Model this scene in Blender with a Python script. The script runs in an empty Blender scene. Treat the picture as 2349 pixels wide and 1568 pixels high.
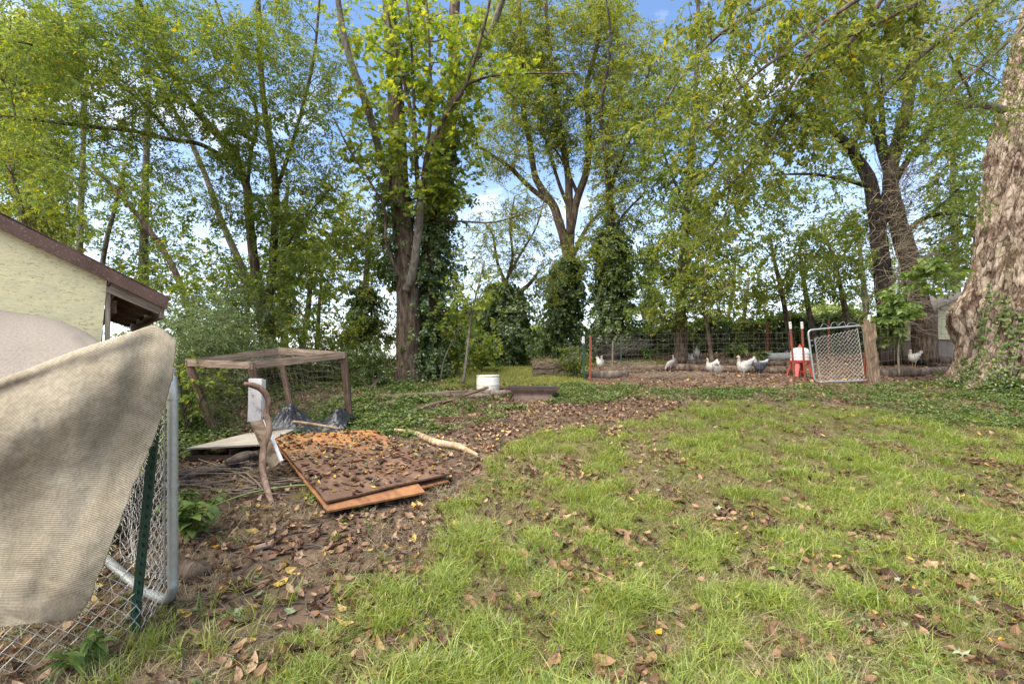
import bpy, math, random
import numpy as np
from mathutils import Vector, Matrix, Euler, noise as mnoise

SC = bpy.context.scene
COL = SC.collection
RNG = np.random.default_rng(7)
random.seed(7)
R = math.radians

# ---------------------------------------------------------------- camera, sky, sun, exposure
FOC = 1109.0                       # focal length in picture units (the picture is 2348 x 1568 of them)
CX, HY = 1174.0, 825.0             # principal column and the row of the horizon
CAMZ = 1.5
cam_d = bpy.data.cameras.new('camera')
cam = bpy.data.objects.new('camera', cam_d)
COL.objects.link(cam)
cam.location = (0, 0, CAMZ)
cam.rotation_euler = (R(90), 0, 0)
cam_d.sensor_width = 36.0
cam_d.lens = 36.0 * FOC / 2348.0
cam_d.shift_y = (HY - 784.0) / 2348.0
cam_d.clip_start = 0.05
cam_d.clip_end = 4000
SC.camera = cam

SUN_EL, SUN_AZ = R(58), R(-128)    # azimuth measured from +Y towards +X: behind the camera, to the left
W = bpy.data.worlds.new('World')
SC.world = W
W.use_nodes = True
nt = W.node_tree
nt.nodes.clear()
def wn(t, **k):
    n = nt.nodes.new(t)
    for a, b in k.items(): setattr(n, a, b)
    return n
out = wn('ShaderNodeOutputWorld'); bg = wn('ShaderNodeBackground')
sky = wn('ShaderNodeTexSky'); sky.sky_type = 'NISHITA'; sky.sun_disc = False
sky.sun_elevation = SUN_EL; sky.sun_rotation = SUN_AZ
sky.air_density = 1.0; sky.dust_density = 0.2; sky.ozone_density = 4.0
tc = wn('ShaderNodeTexCoord')
mp = wn('ShaderNodeMapping'); mp.inputs['Scale'].default_value = (1.0, 1.0, 2.2)
nz = wn('ShaderNodeTexNoise'); nz.inputs['Scale'].default_value = 2.6; nz.inputs['Detail'].default_value = 6; nz.inputs['Roughness'].default_value = .55
cr = wn('ShaderNodeValToRGB'); cr.color_ramp.elements[0].position = .56; cr.color_ramp.elements[1].position = .74
nt.links.new(tc.outputs['Generated'], mp.inputs[0]); nt.links.new(mp.outputs[0], nz.inputs['Vector']); nt.links.new(nz.outputs['Fac'], cr.inputs[0])
# thin veil of cloud that thickens towards the horizon
sx = wn('ShaderNodeSeparateXYZ'); nt.links.new(tc.outputs['Generated'], sx.inputs[0])
mr = wn('ShaderNodeMapRange'); mr.inputs[1].default_value = 0.0; mr.inputs[2].default_value = .40; mr.inputs[3].default_value = .60; mr.inputs[4].default_value = .0
nt.links.new(sx.outputs['Z'], mr.inputs[0])
mx = wn('ShaderNodeMath', operation='MAXIMUM'); nt.links.new(cr.outputs[0], mx.inputs[0]); nt.links.new(mr.outputs[0], mx.inputs[1])
sc_ = wn('ShaderNodeMath', operation='MULTIPLY'); sc_.inputs[1].default_value = .75; nt.links.new(mx.outputs[0], sc_.inputs[0])
mixc = wn('ShaderNodeMixRGB'); mixc.inputs[2].default_value = (7.7, 7.6, 7.7, 1)
nt.links.new(sc_.outputs[0], mixc.inputs[0]); nt.links.new(sky.outputs[0], mixc.inputs[1])
nt.links.new(mixc.outputs[0], bg.inputs[0]); bg.inputs[1].default_value = 0.105
nt.links.new(bg.outputs[0], out.inputs[0])

sl = bpy.data.lights.new('sun', 'SUN'); sl.energy = 3.9; sl.angle = R(75); sl.color = (1.0, .92, .79)
so = bpy.data.objects.new('sun', sl); COL.objects.link(so)
sd = Vector((math.sin(SUN_AZ) * math.cos(SUN_EL), math.cos(SUN_AZ) * math.cos(SUN_EL), math.sin(SUN_EL)))
so.rotation_euler = sd.to_track_quat('Z', 'Y').to_euler()
SC.view_settings.view_transform = 'Standard'
SC.view_settings.look = 'None'
SC.view_settings.exposure = 1.55
SC.view_settings.gamma = 1
SC.view_settings.use_curve_mapping = False
SC.render.engine = 'CYCLES'
SC.cycles.max_bounces = 14
SC.cycles.diffuse_bounces = 9
SC.cycles.transmission_bounces = 8
SC.cycles.caustics_reflective = False
SC.cycles.caustics_refractive = False

# ---------------------------------------------------------------- numpy noise
def _h(ix, iy, s):
    n = (ix.astype(np.int64) * 374761393 + iy.astype(np.int64) * 668265263 + s * 974634777) & 0xffffffff
    n = ((n ^ (n >> 13)) * 1274126177) & 0xffffffff
    return ((n ^ (n >> 16)) & 0xffffff) / float(0xffffff)
def vn(x, y, s=0):
    x = np.asarray(x, float); y = np.asarray(y, float)
    ix, iy = np.floor(x), np.floor(y); fx, fy = x - ix, y - iy
    fx = fx * fx * (3 - 2 * fx); fy = fy * fy * (3 - 2 * fy)
    a, b, c, d = _h(ix, iy, s), _h(ix + 1, iy, s), _h(ix, iy + 1, s), _h(ix + 1, iy + 1, s)
    return (a * (1 - fx) + b * fx) * (1 - fy) + (c * (1 - fx) + d * fx) * fy
def fbm(x, y, s=0, o=4):
    t, a, n = 0, .5, 0
    for i in range(o):
        t = t + a * vn(np.asarray(x) * 2 ** i, np.asarray(y) * 2 ** i, s + i * 17); n += a; a *= .5
    return t / n
def sst(x, a, b):
    t = np.clip((np.asarray(x, float) - a) / (b - a), 0, 1)
    return t * t * (3 - 2 * t)

# ---------------------------------------------------------------- the lie of the land
_DY = np.array([-60, -5, 0, 2.2, 4.2, 5, 6, 7, 8, 9.2, 11, 14, 18, 22, 30, 40, 100, 700.])
_DD = np.array([1.9, 1.62, 1.52, 1.46, 1.27, 1.15, .98, .82, .64, .47, .31, .16, .07, .05, .3, .9, 4.0, 9.0])
def gz(x, y):
    x = np.asarray(x, float); y = np.asarray(y, float)
    z = CAMZ - np.interp(y, _DY, _DD)
    z = z + .30 * sst(x, 1.5, 6) * sst(y, 9.5, 15) * (1 - sst(y, 24, 40))
    z = z - .10 * sst(-x, 8, 14) * sst(y, 6, 12)
    z = z + (fbm(x * .9, y * .9, 3, 3) - .5) * .08 * sst(y, -3, 6) + (fbm(x * 4.5, y * 4.5, 9, 3) - .5) * .045
    return z
def gzf(x, y): return float(gz(x, y))
def P(vx, vy, d):
    """the point at depth d metres that the photograph shows at column vx, row vy"""
    return Vector(((vx - CX) / FOC * d, d, CAMZ + (HY - vy) / FOC * d))
def G(vx, vy, dz=0.0):
    """the ground point the photograph shows at (vx, vy)"""
    ds = np.arange(1.2, 40, .01)
    x = (vx - CX) / FOC * ds; z = CAMZ + (HY - vy) / FOC * ds
    hit = np.nonzero(z <= gz(x, ds))[0]
    d = ds[hit[0]] if len(hit) else 22.0
    return Vector(((vx - CX) / FOC * d, d, gzf((vx - CX) / FOC * d, d) + dz))
def GH(vx, vy, h):
    """the point h metres above the ground that the photograph shows at (vx, vy)"""
    ds = np.arange(1.2, 40, .005); x = (vx - CX) / FOC * ds; z = CAMZ + (HY - vy) / FOC * ds
    hit = np.nonzero(z <= gz(x, ds) + h)[0]; d = ds[hit[0]] if len(hit) else 20.0
    return P(vx, vy, d)
def ontoground(v, dz=0.0): return Vector((v[0], v[1], gzf(v[0], v[1]) + dz))

# ---------------------------------------------------------------- mesh collecting
class MB:
    def __init__(self): self.v = []; self.f3 = []; self.f4 = []; self.n = 0
    def add(self, v, f4=None, f3=None):
        v = np.asarray(v, float).reshape(-1, 3)
        if f4 is not None and len(f4): self.f4.append(np.asarray(f4, int).reshape(-1, 4) + self.n)
        if f3 is not None and len(f3): self.f3.append(np.asarray(f3, int).reshape(-1, 3) + self.n)
        self.v.append(v); self.n += len(v)
    def box(self, c, s, rot=None):
        """box centred at c, size s, optional 3x3 rotation"""
        v = np.array([(i, j, k) for i in (-.5, .5) for j in (-.5, .5) for k in (-.5, .5)]) * np.array(s)
        if rot is not None: v = v @ np.array(rot).T
        self.add(v + np.array(c), f4=[(0, 1, 3, 2), (4, 6, 7, 5), (0, 4, 5, 1), (2, 3, 7, 6), (0, 2, 6, 4), (1, 5, 7, 3)])
    def bar(self, a, b, w, t, up=(0, 0, 1)):
        a, b = Vector(a), Vector(b); x = (b - a).normalized(); y = Vector(up).cross(x)
        if y.length < 1e-4: y = Vector((0, 1, 0)).cross(x)
        y.normalize(); z = x.cross(y)
        self.box((a + b) / 2, ((b - a).length, w, t), Matrix((x, y, z)).transposed())
    def tube(self, pts, r, n=6, cap=True, nz=0.0, seed=0, twist=0.0):
        pts = np.asarray([tuple(p) for p in pts], float); k = len(pts)
        r = np.full(k, r, float) if np.isscalar(r) else np.asarray(r, float)
        t = np.gradient(pts, axis=0); t /= np.linalg.norm(t, axis=1, keepdims=True) + 1e-9
        ref = np.array([0, 0, 1.]) if abs(t[0, 2]) < .8 else np.array([0, 1., 0])
        u = np.empty_like(t); c0 = np.cross(ref, t[0]); u[0] = c0 / (np.linalg.norm(c0) + 1e-9)
        for i_ in range(1, k):     # carry the frame along so that bends never pinch
            q_ = u[i_ - 1] - t[i_] * np.dot(u[i_ - 1], t[i_]); u[i_] = q_ / (np.linalg.norm(q_) + 1e-9)
        w = np.cross(t, u)
        a = np.arange(n) / n * 2 * np.pi
        rr = r[:, None] * np.ones((1, n))
        if nz:
            rr = rr * (1 + nz * (2 * fbm(a[None, :] * n / 6.28 * .55 + seed, np.arange(k)[:, None] * .45 + seed, seed, 2) - 1))
        ang = a[None, :] + twist * np.arange(k)[:, None]
        v = pts[:, None, :] + rr[..., None] * (np.cos(ang)[..., None] * u[:, None, :] + np.sin(ang)[..., None] * w[:, None, :])
        i = np.arange(k - 1)[:, None] * n; j = np.arange(n)[None, :]; j2 = (j + 1) % n
        f = np.stack([i + j, i + j2, i + n + j2, i + n + j], -1).reshape(-1, 4)
        v = v.reshape(-1, 3)
        if cap:
            v = np.vstack([v, pts[0], pts[-1]])
            a0, a1 = k * n, k * n + 1; jj = np.arange(n)
            f3 = np.vstack([np.stack([np.full(n, a0), (jj + 1) % n, jj], -1), np.stack([np.full(n, a1), (k - 1) * n + jj, (k - 1) * n + (jj + 1) % n], -1)])
            self.add(v, f, f3)
        else: self.add(v, f)
    def grid(self, V, thick=None):
        """V is (n, m, 3)"""
        n, m = V.shape[:2]
        i = np.arange(n - 1)[:, None] * m; j = np.arange(m - 1)[None, :]
        f = np.stack([i + j, i + j + 1, i + m + j + 1, i + m + j], -1).reshape(-1, 4)
        self.add(V.reshape(-1, 3), f)
    def lathe(self, prof, c, n=24, M=None):
        prof = np.asarray(prof, float); a = np.arange(n) / n * 2 * np.pi
        v = np.stack([prof[:, 0:1] * np.cos(a), prof[:, 0:1] * np.sin(a), prof[:, 1:2] * np.ones(n)], -1)
        k = len(prof); i = np.arange(k - 1)[:, None] * n; j = np.arange(n)[None, :]
        f = np.stack([i + j, i + (j + 1) % n, i + n + (j + 1) % n, i + n + j], -1).reshape(-1, 4)
        v = v.reshape(-1, 3)
        if M is not None: v = v @ np.array(M).T
        self.add(v + np.array(c), f)
    def prism(self, poly, off):
        """closed polygon of 3-D points pushed along off"""
        p = np.array([tuple(q) for q in poly], float); n = len(p); o = np.array(off, float)
        c0, c1 = p.mean(0), p.mean(0) + o
        v = np.vstack([p, p + o, c0, c1]); j = np.arange(n); j2 = (j + 1) % n
        self.add(v, np.stack([j, j2, n + j2, n + j], -1), np.vstack([np.stack([np.full(n, 2 * n), j2, j], -1), np.stack([np.full(n, 2 * n + 1), n + j, n + j2], -1)]))
    def mesh(self, name, mat, origin=(0, 0, 0), smooth=False):
        v = np.vstack(self.v) - np.array(origin)
        me = bpy.data.meshes.new(name)
        f4 = np.vstack(self.f4) if self.f4 else np.zeros((0, 4), int)
        f3 = np.vstack(self.f3) if self.f3 else np.zeros((0, 3), int)
        me.vertices.add(len(v)); me.vertices.foreach_set('co', v.astype(np.float32).ravel())
        me.loops.add(len(f4) * 4 + len(f3) * 3)
        me.loops.foreach_set('vertex_index', np.concatenate([f4.ravel(), f3.ravel()]).astype(np.int32))
        me.polygons.add(len(f4) + len(f3))
        st = np.concatenate([np.arange(len(f4)) * 4, len(f4) * 4 + np.arange(len(f3)) * 3]).astype(np.int32)
        me.polygons.foreach_set('loop_start', st)
        me.polygons.foreach_set('use_smooth', np.full(len(st), smooth))
        me.update(calc_edges=True); me.validate()
        if mat is not None: me.materials.append(mat)
        return me
    def build(self, name, mat, parent=None, origin=None, smooth=False, **tags):
        if origin is None:
            a = np.vstack(self.v); origin = tuple((a.min(0) + a.max(0)) / 2)[:2] + (float(a[:, 2].min()),)
        me = self.mesh(name, mat, origin, smooth)
        o = bpy.data.objects.new(name, me); COL.objects.link(o)
        put(o, parent, Matrix.Translation(Vector(origin)))
        for k, s in tags.items(): o[k] = s
        return o
WM = {}
def put(o, parent, M):
    WM[o.name] = M
    if parent is not None:
        o.parent = parent; o.matrix_basis = WM[parent.name].inverted() @ M
    else: o.matrix_basis = M
def thing(name, label, cat, loc, group=None, rotz=0):
    o = bpy.data.objects.new(name, None); COL.objects.link(o); o.empty_display_size = .1
    put(o, None, Matrix.Translation(Vector(loc)) @ Matrix.Rotation(rotz, 4, 'Z'))
    tag(o, label, cat, group); return o
def tag(o, label, cat, group=None):
    o['label'] = label; o['category'] = cat
    if group: o['group'] = group
    return o
def copy_thing(o, M, label, group=None, parent=None):
    c = o.copy(); COL.objects.link(c)
    if parent is None: put(c, None, M); c['label'] = label
    else: c.parent = parent
    if group: c['group'] = group
    for ch in list(o.children):
        d = ch.copy(); COL.objects.link(d); d.parent = c
        for g in list(ch.children):
            e = g.copy(); COL.objects.link(e); e.parent = d
    return c
def smooth_path(pts, k=6):
    """Catmull-Rom through the points"""
    p = [Vector(q) for q in pts]; p = [p[0] * 2 - p[1]] + p + [p[-1] * 2 - p[-2]]; o = []
    for i in range(1, len(p) - 2):
        for s in range(k):
            t = s / k
            o.append(.5 * ((2 * p[i]) + (p[i + 1] - p[i - 1]) * t + (2 * p[i - 1] - 5 * p[i] + 4 * p[i + 1] - p[i + 2]) * t * t + (3 * p[i] - p[i - 1] - 3 * p[i + 1] + p[i + 2]) * t ** 3))
    o.append(p[-2]); return o

# ---------------------------------------------------------------- materials
def mat(name):
    m = bpy.data.materials.new(name); m.use_nodes = True; t = m.node_tree
    b = t.nodes['Principled BSDF']
    return m, t, b
def node(t, ty, **k):
    n = t.nodes.new(ty)
    for a, b in k.items(): setattr(n, a, b)
    return n
def ramp(t, fac, cols, pos=None, interp='LINEAR'):
    n = node(t, 'ShaderNodeValToRGB'); e = n.color_ramp.elements; n.color_ramp.interpolation = interp
    pos = pos or [i / (len(cols) - 1) for i in range(len(cols))]
    while len(e) < len(cols): e.new(.5)
    for i, c in enumerate(cols): e[i].position = pos[i]; e[i].color = tuple(c) + (1,)
    t.links.new(fac, n.inputs[0]); return n.outputs[0]
def noise_out(t, scale, stretch=(1, 1, 1), detail=5, rough=.6, coord='Object', dist=0.0):
    c = node(t, 'ShaderNodeTexCoord'); m = node(t, 'ShaderNodeMapping'); m.inputs['Scale'].default_value = stretch
    n = node(t, 'ShaderNodeTexNoise'); n.inputs['Scale'].default_value = scale; n.inputs['Detail'].default_value = detail
    n.inputs['Roughness'].default_value = rough; n.inputs['Distortion'].default_value = dist
    t.links.new(c.outputs[coord], m.inputs[0]); t.links.new(m.outputs[0], n.inputs['Vector']); return n.outputs['Fac']
def mixc_(t, f, a, b, mode='MIX'):
    n = node(t, 'ShaderNodeMixRGB'); n.blend_type = mode
    for s, v in ((0, f), (1, a), (2, b)):
        if hasattr(v, 'links') or isinstance(v, bpy.types.NodeSocket): t.links.new(v, n.inputs[s])
        else: n.inputs[s].default_value = v if s == 0 else tuple(v) + (1,)
    return n.outputs[0]
def bump(t, b, h, s=.4, d=.01):
    n = node(t, 'ShaderNodeBump'); n.inputs['Strength'].default_value = s; n.inputs['Distance'].default_value = d
    t.links.new(h, n.inputs['Height']); t.links.new(n.outputs[0], b.inputs['Normal'])
def wood(name, cols, scale=6, stretch=(.6, 9, 9), rough=.85, bs=.5, bd=.004, blotch=None):
    m, t, b = mat(name)
    f = noise_out(t, scale, stretch, 7, .65, dist=.4); c = ramp(t, f, cols, [.25, .45, .6, .78][:len(cols)] if len(cols) == 4 else None)
    if blotch:
        g = noise_out(t, 3.2, (1, 1, 1), 5, .6); k = ramp(t, g, [(0, 0, 0), (1, 1, 1)], [.48, .62]); c = mixc_(t, k, c, blotch)
    t.links.new(c, b.inputs['Base Color']); b.inputs['Roughness'].default_value = rough
    b.inputs['Specular IOR Level'].default_value = .3
    bump(t, b, f, bs, bd); return m
def plain(name, col, rough=.6, metal=0, var=.25, scale=12, spec=.5, col2=None, bs=.15):
    m, t, b = mat(name); f = noise_out(t, scale, (1, 1, 1), 6, .65)
    d = tuple(x * (1 - var) for x in col) if col2 is None else col2
    t.links.new(ramp(t, f, [d, col, tuple(min(1, x * (1 + var * .5)) for x in col)], [.3, .55, .8]), b.inputs['Base Color'])
    b.inputs['Roughness'].default_value = rough; b.inputs['Metallic'].default_value = metal
    b.inputs['Specular IOR Level'].default_value = spec
    bump(t, b, f, bs, .003); return m
def leafmat(name, cols, pos=None, trans=.5, rough=.6, gloss=.02):
    m = bpy.data.materials.new(name); m.use_nodes = True; t = m.node_tree; t.nodes.clear()
    o = node(t, 'ShaderNodeOutputMaterial'); oi = node(t, 'ShaderNodeObjectInfo'); ge = node(t, 'ShaderNodeNewGeometry')
    a = node(t, 'ShaderNodeMath', operation='MULTIPLY_ADD'); a.inputs[1].default_value = 3.7; t.links.new(oi.outputs['Random'], a.inputs[0]); t.links.new(ge.outputs['Random Per Island'], a.inputs[2])
    f = node(t, 'ShaderNodeMath', operation='FRACT'); t.links.new(a.outputs[0], f.inputs[0])
    c = ramp(t, f.outputs[0], cols, pos)
    df = node(t, 'ShaderNodeBsdfDiffuse'); tr = node(t, 'ShaderNodeBsdfTranslucent'); gl = node(t, 'ShaderNodeBsdfGlossy'); gl.inputs['Roughness'].default_value = rough
    gl.inputs['Color'].default_value = (1, 1, 1, 1)
    hs = node(t, 'ShaderNodeHueSaturation'); hs.inputs['Saturation'].default_value = 1.1; hs.inputs['Value'].default_value = 1.6; hs.inputs['Hue'].default_value = .488
    t.links.new(c, hs.inputs['Color']); t.links.new(c, df.inputs[0]); t.links.new(hs.outputs[0], tr.inputs[0])
    m1 = node(t, 'ShaderNodeMixShader'); m1.inputs[0].default_value = trans; t.links.new(df.outputs[0], m1.inputs[1]); t.links.new(tr.outputs[0], m1.inputs[2])
    m2 = node(t, 'ShaderNodeMixShader'); m2.inputs[0].default_value = gloss; t.links.new(m1.outputs[0], m2.inputs[1]); t.links.new(gl.outputs[0], m2.inputs[2])
    t.links.new(m2.outputs[0], o.inputs[0]); return m
def barkmat(name, cols, scale=5, zs=.22, bs=.9, bd=.03, moss=None):
    m, t, b = mat(name)
    f = noise_out(t, scale * 3.2, (1, 1, zs), 7, .7, dist=.35); g = noise_out(t, scale * .5, (1, 1, .5), 4, .6)
    c = ramp(t, f, cols, [.3, .46, .58, .74]); c = mixc_(t, .5, c, ramp(t, g, [(.35, .33, .31), (1, 1, 1)], [.35, .6]), 'MULTIPLY')
    if moss: c = mixc_(t, ramp(t, noise_out(t, 2.2, (1, 1, .6), 5, .7), [(0, 0, 0), (.75, .75, .75)], [.52, .68]), c, moss)
    t.links.new(c, b.inputs['Base Color']); b.inputs['Roughness'].default_value = .9; b.inputs['Specular IOR Level'].default_value = .2
    bump(t, b, f, bs, bd); return m

M_bark = barkmat('bark_brown', [(.025, .017, .012), (.085, .058, .04), (.17, .125, .09), (.28, .22, .165)])
M_barkd = barkmat('bark_dark', [(.015, .012, .01), (.04, .032, .026), (.075, .06, .05), (.13, .11, .09)])
M_barkg = barkmat('bark_grey', [(.06, .05, .04), (.14, .12, .095), (.22, .19, .15), (.32, .29, .24)], zs=.5)
M_twig = plain('twig_bark', (.12, .10, .075), .85, var=.5, spec=.2)
M_twigp = plain('twig_pale', (.26, .21, .15), .85, var=.4, spec=.2)

# ---------------------------------------------------------------- scattering one stuff part
_NG = {}
def variant_group(key, objs):
    if key in _NG: return _NG[key]
    g = bpy.data.node_groups.new('scatter_' + key, 'GeometryNodeTree')
    g.interface.new_socket('Geometry', in_out='INPUT', socket_type='NodeSocketGeometry')
    g.interface.new_socket('Geometry', in_out='OUTPUT', socket_type='NodeSocketGeometry')
    N = g.nodes.new; L = g.links.new
    gi, go = N('NodeGroupInput'), N('NodeGroupOutput'); j = N('GeometryNodeJoinGeometry')
    for o in objs:
        oi = N('GeometryNodeObjectInfo'); oi.inputs['Object'].default_value = o
        ti = N('GeometryNodeGeometryToInstance'); L(oi.outputs['Geometry'], ti.inputs[0]); L(ti.outputs[0], j.inputs[0])
    ip = N('GeometryNodeInstanceOnPoints'); L(gi.outputs[0], ip.inputs['Points']); L(j.outputs[0], ip.inputs['Instance'])
    ip.inputs['Pick Instance'].default_value = True
    def attr(nm, ty):
        a = N('GeometryNodeInputNamedAttribute'); a.data_type = ty; a.inputs['Name'].default_value = nm; return a.outputs['Attribute']
    L(attr('idx', 'INT'), ip.inputs['Instance Index'])
    e = N('FunctionNodeEulerToRotation'); L(attr('rot', 'FLOAT_VECTOR'), e.inputs[0]); L(e.outputs[0], ip.inputs['Rotation'])
    L(attr('scl', 'FLOAT'), ip.inputs['Scale']); L(ip.outputs[0], go.inputs[0])
    _NG[key] = g; return g
def scatter(name, key, pts, rots, scl, parent=None, idx=None, **tags):
    pts = np.asarray(pts, float).reshape(-1, 3)
    if len(pts) == 0: pts = np.zeros((1, 3)); rots = np.zeros((1, 3)); scl = np.ones(1)
    objs = VAR[key]
    origin = tuple(pts[:, :2].mean(0)) + (float(pts[:, 2].min()),)
    me = bpy.data.meshes.new(name); me.vertices.add(len(pts)); me.vertices.foreach_set('co', (pts - np.array(origin)).astype(np.float32).ravel())
    a = me.attributes.new('rot', 'FLOAT_VECTOR', 'POINT'); a.data.foreach_set('vector', np.asarray(rots, np.float32).ravel())
    a = me.attributes.new('scl', 'FLOAT', 'POINT'); a.data.foreach_set('value', (np.asarray(scl, np.float32) * np.ones(len(pts), np.float32)))
    if idx is None: idx = RNG.integers(0, len(objs), len(pts))
    a = me.attributes.new('idx', 'INT', 'POINT'); a.data.foreach_set('value', np.asarray(idx, np.int32))
    me.update()
    o = bpy.data.objects.new(name, me); COL.objects.link(o); put(o, parent, Matrix.Translation(Vector(origin)))
    md = o.modifiers.new('scatter', 'NODES'); md.node_group = variant_group(key, objs)
    for k, s in tags.items(): o[k] = s
    return o
VAR = {}
def variants(key, mbs, m, smooth=False):
    VAR[key] = [bpy.data.objects.new('%s_form' % key, mb.mesh('%s_form' % key, m, smooth=smooth)) for mb in mbs]

# leaf and blade shapes -------------------------------------------------
def leaf_at(mb, p, dirv, up, l, w, droop=.15, fold=.18):
    d = Vector(dirv).normalized(); s = d.cross(Vector(up)); s.normalize(); n = s.cross(d)
    p = Vector(p); a = p; tip = p + d * l - n * droop * l; m = p + d * l * .42
    v = [a, m + s * w / 2 + n * fold * w, tip, m - s * w / 2 + n * fold * w]
    mb.add([tuple(q) for q in v], f3=[(0, 1, 2), (0, 2, 3)])
def sprig(seed, n=11, length=.30, ll=.075, lw=.042, spread=1.0, twig=.0022):
    r = random.Random(seed); mb = MB(); pts = []
    for i in range(5):
        t = i / 4; pts.append((t * length, .03 * math.sin(t * 3 + seed), -.05 * t * t))
    mb.tube(pts, [twig, twig * .9, twig * .8, twig * .6, twig * .4], 3, cap=False)
    for i in range(n):
        t = .15 + .85 * i / n; sgn = 1 if i % 2 else -1; q = Vector((t * length, 0, -.05 * t * t)) + Vector((r.uniform(-.02, .02),) * 3)
        a = r.uniform(.5, 1.25) * sgn * spread; el = r.uniform(-.75, .35)
        d = Vector((math.cos(a), math.sin(a), el)); up = Vector((r.uniform(-.6, .6), r.uniform(-.6, .6), 1))
        k = r.uniform(.7, 1.2)
        leaf_at(mb, q, d, up, ll * k, lw * k, r.uniform(0, .35))
    return mb
def lobed_leaf(mb, p, M, l, curl=.15, lobes=5, seed=0):
    """a palmately lobed leaf as a fan of triangles"""
    r = random.Random(seed); c = Vector((l * .35, 0, 0)); v = [c]; k = lobes * 2
    ang = [-2.5 + 5.0 * i / (k) for i in range(k + 1)]
    for i, a in enumerate(ang):
        rad = l * (.52 if i % 2 == 1 else .29) * (1 if abs(a) < 1.6 else .8) * r.uniform(.85, 1.1)
        v.append(c + Vector((math.cos(a) * rad, math.sin(a) * rad, curl * rad * rad / l * r.uniform(-1, 2))))
    v.append(Vector((0, 0, 0)))
    M = Matrix(M).to_3x3(); vv = [tuple(Vector(p) + M @ q) for q in v]; n = len(v) - 1
    mb.add(vv, f3=[(0, i, i + 1) for i in range(1, n)] + [(0, n, 1)])
def oval_leaf(l, w, curl, fold, wav, seed, n=6, stalk=True):
    """a dead leaf: two half blades either side of the midrib, curled and wavy"""
    r = random.Random(seed); mb = MB(); rows = []
    for i in range(n + 1):
        t = i / n; hw = w / 2 * (math.sin(math.pi * min(1, t ** .8)) ** .8 if 0 < t < 1 else .02) * (1 + .12 * r.uniform(-1, 1))
        zc = curl * l * (t - .5) ** 2 * 2 + .02 * l * math.sin(5 * t + seed)
        rows.append([(t * l - l / 2, -hw, zc + fold * hw + wav * w * r.uniform(-1, 1)), (t * l - l / 2, 0, zc), (t * l - l / 2, hw, zc + fold * hw * r.uniform(.3, 1.2) + wav * w * r.uniform(-1, 1))])
    V = np.array(rows); mb.grid(V)
    if stalk: mb.tube([(-l / 2, 0, curl * l * .5), (-l * .62, .01, curl * l * .4), (-l * .75, .02, .02)], .0013, 3, cap=False)
    return mb
def tuft(seed, n=18, h=.06, rad=.035, w=.0032, bend=.6):
    r = random.Random(seed); mb = MB()
    for i in range(n):
        a = r.uniform(0, 6.28); b = r.uniform(0, 6.28); rr = rad * r.random() ** .5
        p = Vector((rr * math.cos(a), rr * math.sin(a), -.01)); hh = h * r.uniform(.5, 1.25); o = Vector((math.cos(b), math.sin(b), 0)); s = Vector((-math.sin(b), math.cos(b), 0)) * w / 2 * r.uniform(.7, 1.3)
        bb = bend * r.uniform(.2, 1.4) * hh
        q1 = p + o * bb * .3 + Vector((0, 0, hh * .62)); q2 = p + o * bb + Vector((0, 0, hh * r.uniform(.75, 1.0)))
        mb.add([tuple(x) for x in (p - s, p + s, q1 - s * .8, q1 + s * .8, q2)], f4=[(0, 1, 3, 2)], f3=[(2, 3, 4)])
    return mb

G_lf = leafmat
M_elm = leafmat('leaf_elm', [(.065, .11, .02), (.13, .185, .032), (.205, .245, .042), (.42, .34, .03)], [0, .42, .93, 1])
M_olive = leafmat('leaf_olive', [(.075, .11, .02), (.15, .19, .032), (.24, .26, .042), (.45, .34, .03)], [0, .4, .92, 1])
M_maple = leafmat('leaf_maple', [(.08, .14, .02), (.16, .22, .03), (.25, .29, .04), (.38, .36, .05)], [0, .4, .85, 1], trans=.5)
M_ivy = leafmat('leaf_ivy', [(.035, .07, .016), (.08, .13, .026), (.13, .185, .035), (.19, .24, .05)], trans=.4, gloss=.06, rough=.4)
M_silver = leafmat('leaf_silvery', [(.06, .10, .03), (.11, .16, .055), (.19, .24, .09), (.27, .31, .13)], trans=.35)
M_far = leafmat('leaf_far_sunlit', [(.11, .17, .045), (.19, .25, .07), (.30, .34, .11), (.40, .40, .14)], trans=.45)  # pale tones put sunlight on the distant crowns into the leaf colour
M_big = leafmat('leaf_big_light', [(.07, .13, .025), (.12, .19, .035), (.17, .24, .05), (.24, .30, .07)], trans=.4, gloss=.03)
variants('elm', [sprig(i) for i in range(6)], M_elm)
variants('olive', [sprig(20 + i, 12, .34, .085, .045) for i in range(6)], M_olive)
variants('small', [sprig(40 + i, 16, .30, .05, .022) for i in range(5)], M_elm)
variants('smallo', [sprig(45 + i, 16, .30, .055, .024) for i in range(5)], M_olive)
def maple_sprig(s):
    mb = MB(); r = random.Random(s); mb.tube([(0, 0, 0), (.15, .01, .01), (.3, 0, -.02)], .002, 3, cap=False)
    for i in range(7):
        t = .1 + .9 * i / 7; e = Euler((r.uniform(-.7, .7), r.uniform(0, .8), r.uniform(-1.4, 1.4)))
        lobed_leaf(mb, (t * .3, r.uniform(-.05, .05), r.uniform(-.05, .03)), e.to_matrix().to_4x4(), r.uniform(.08, .12), .3, 5, s * 10 + i)
    return mb
variants('maple', [maple_sprig(i) for i in range(6)], M_maple)
variants('ivy', [sprig(60 + i, 14, .22, .065, .06, 1.2) for i in range(6)], M_ivy)
variants('silver', [sprig(80 + i, 16, .34, .06, .02) for i in range(5)], M_silver)
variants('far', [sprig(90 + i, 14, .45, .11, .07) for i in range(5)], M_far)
variants('big', [sprig(100 + i, 9, .34, .13, .10, .9) for i in range(5)], M_big)
variants('fargreen', [sprig(110 + i, 16, .45, .10, .06) for i in range(5)], M_elm)

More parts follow.
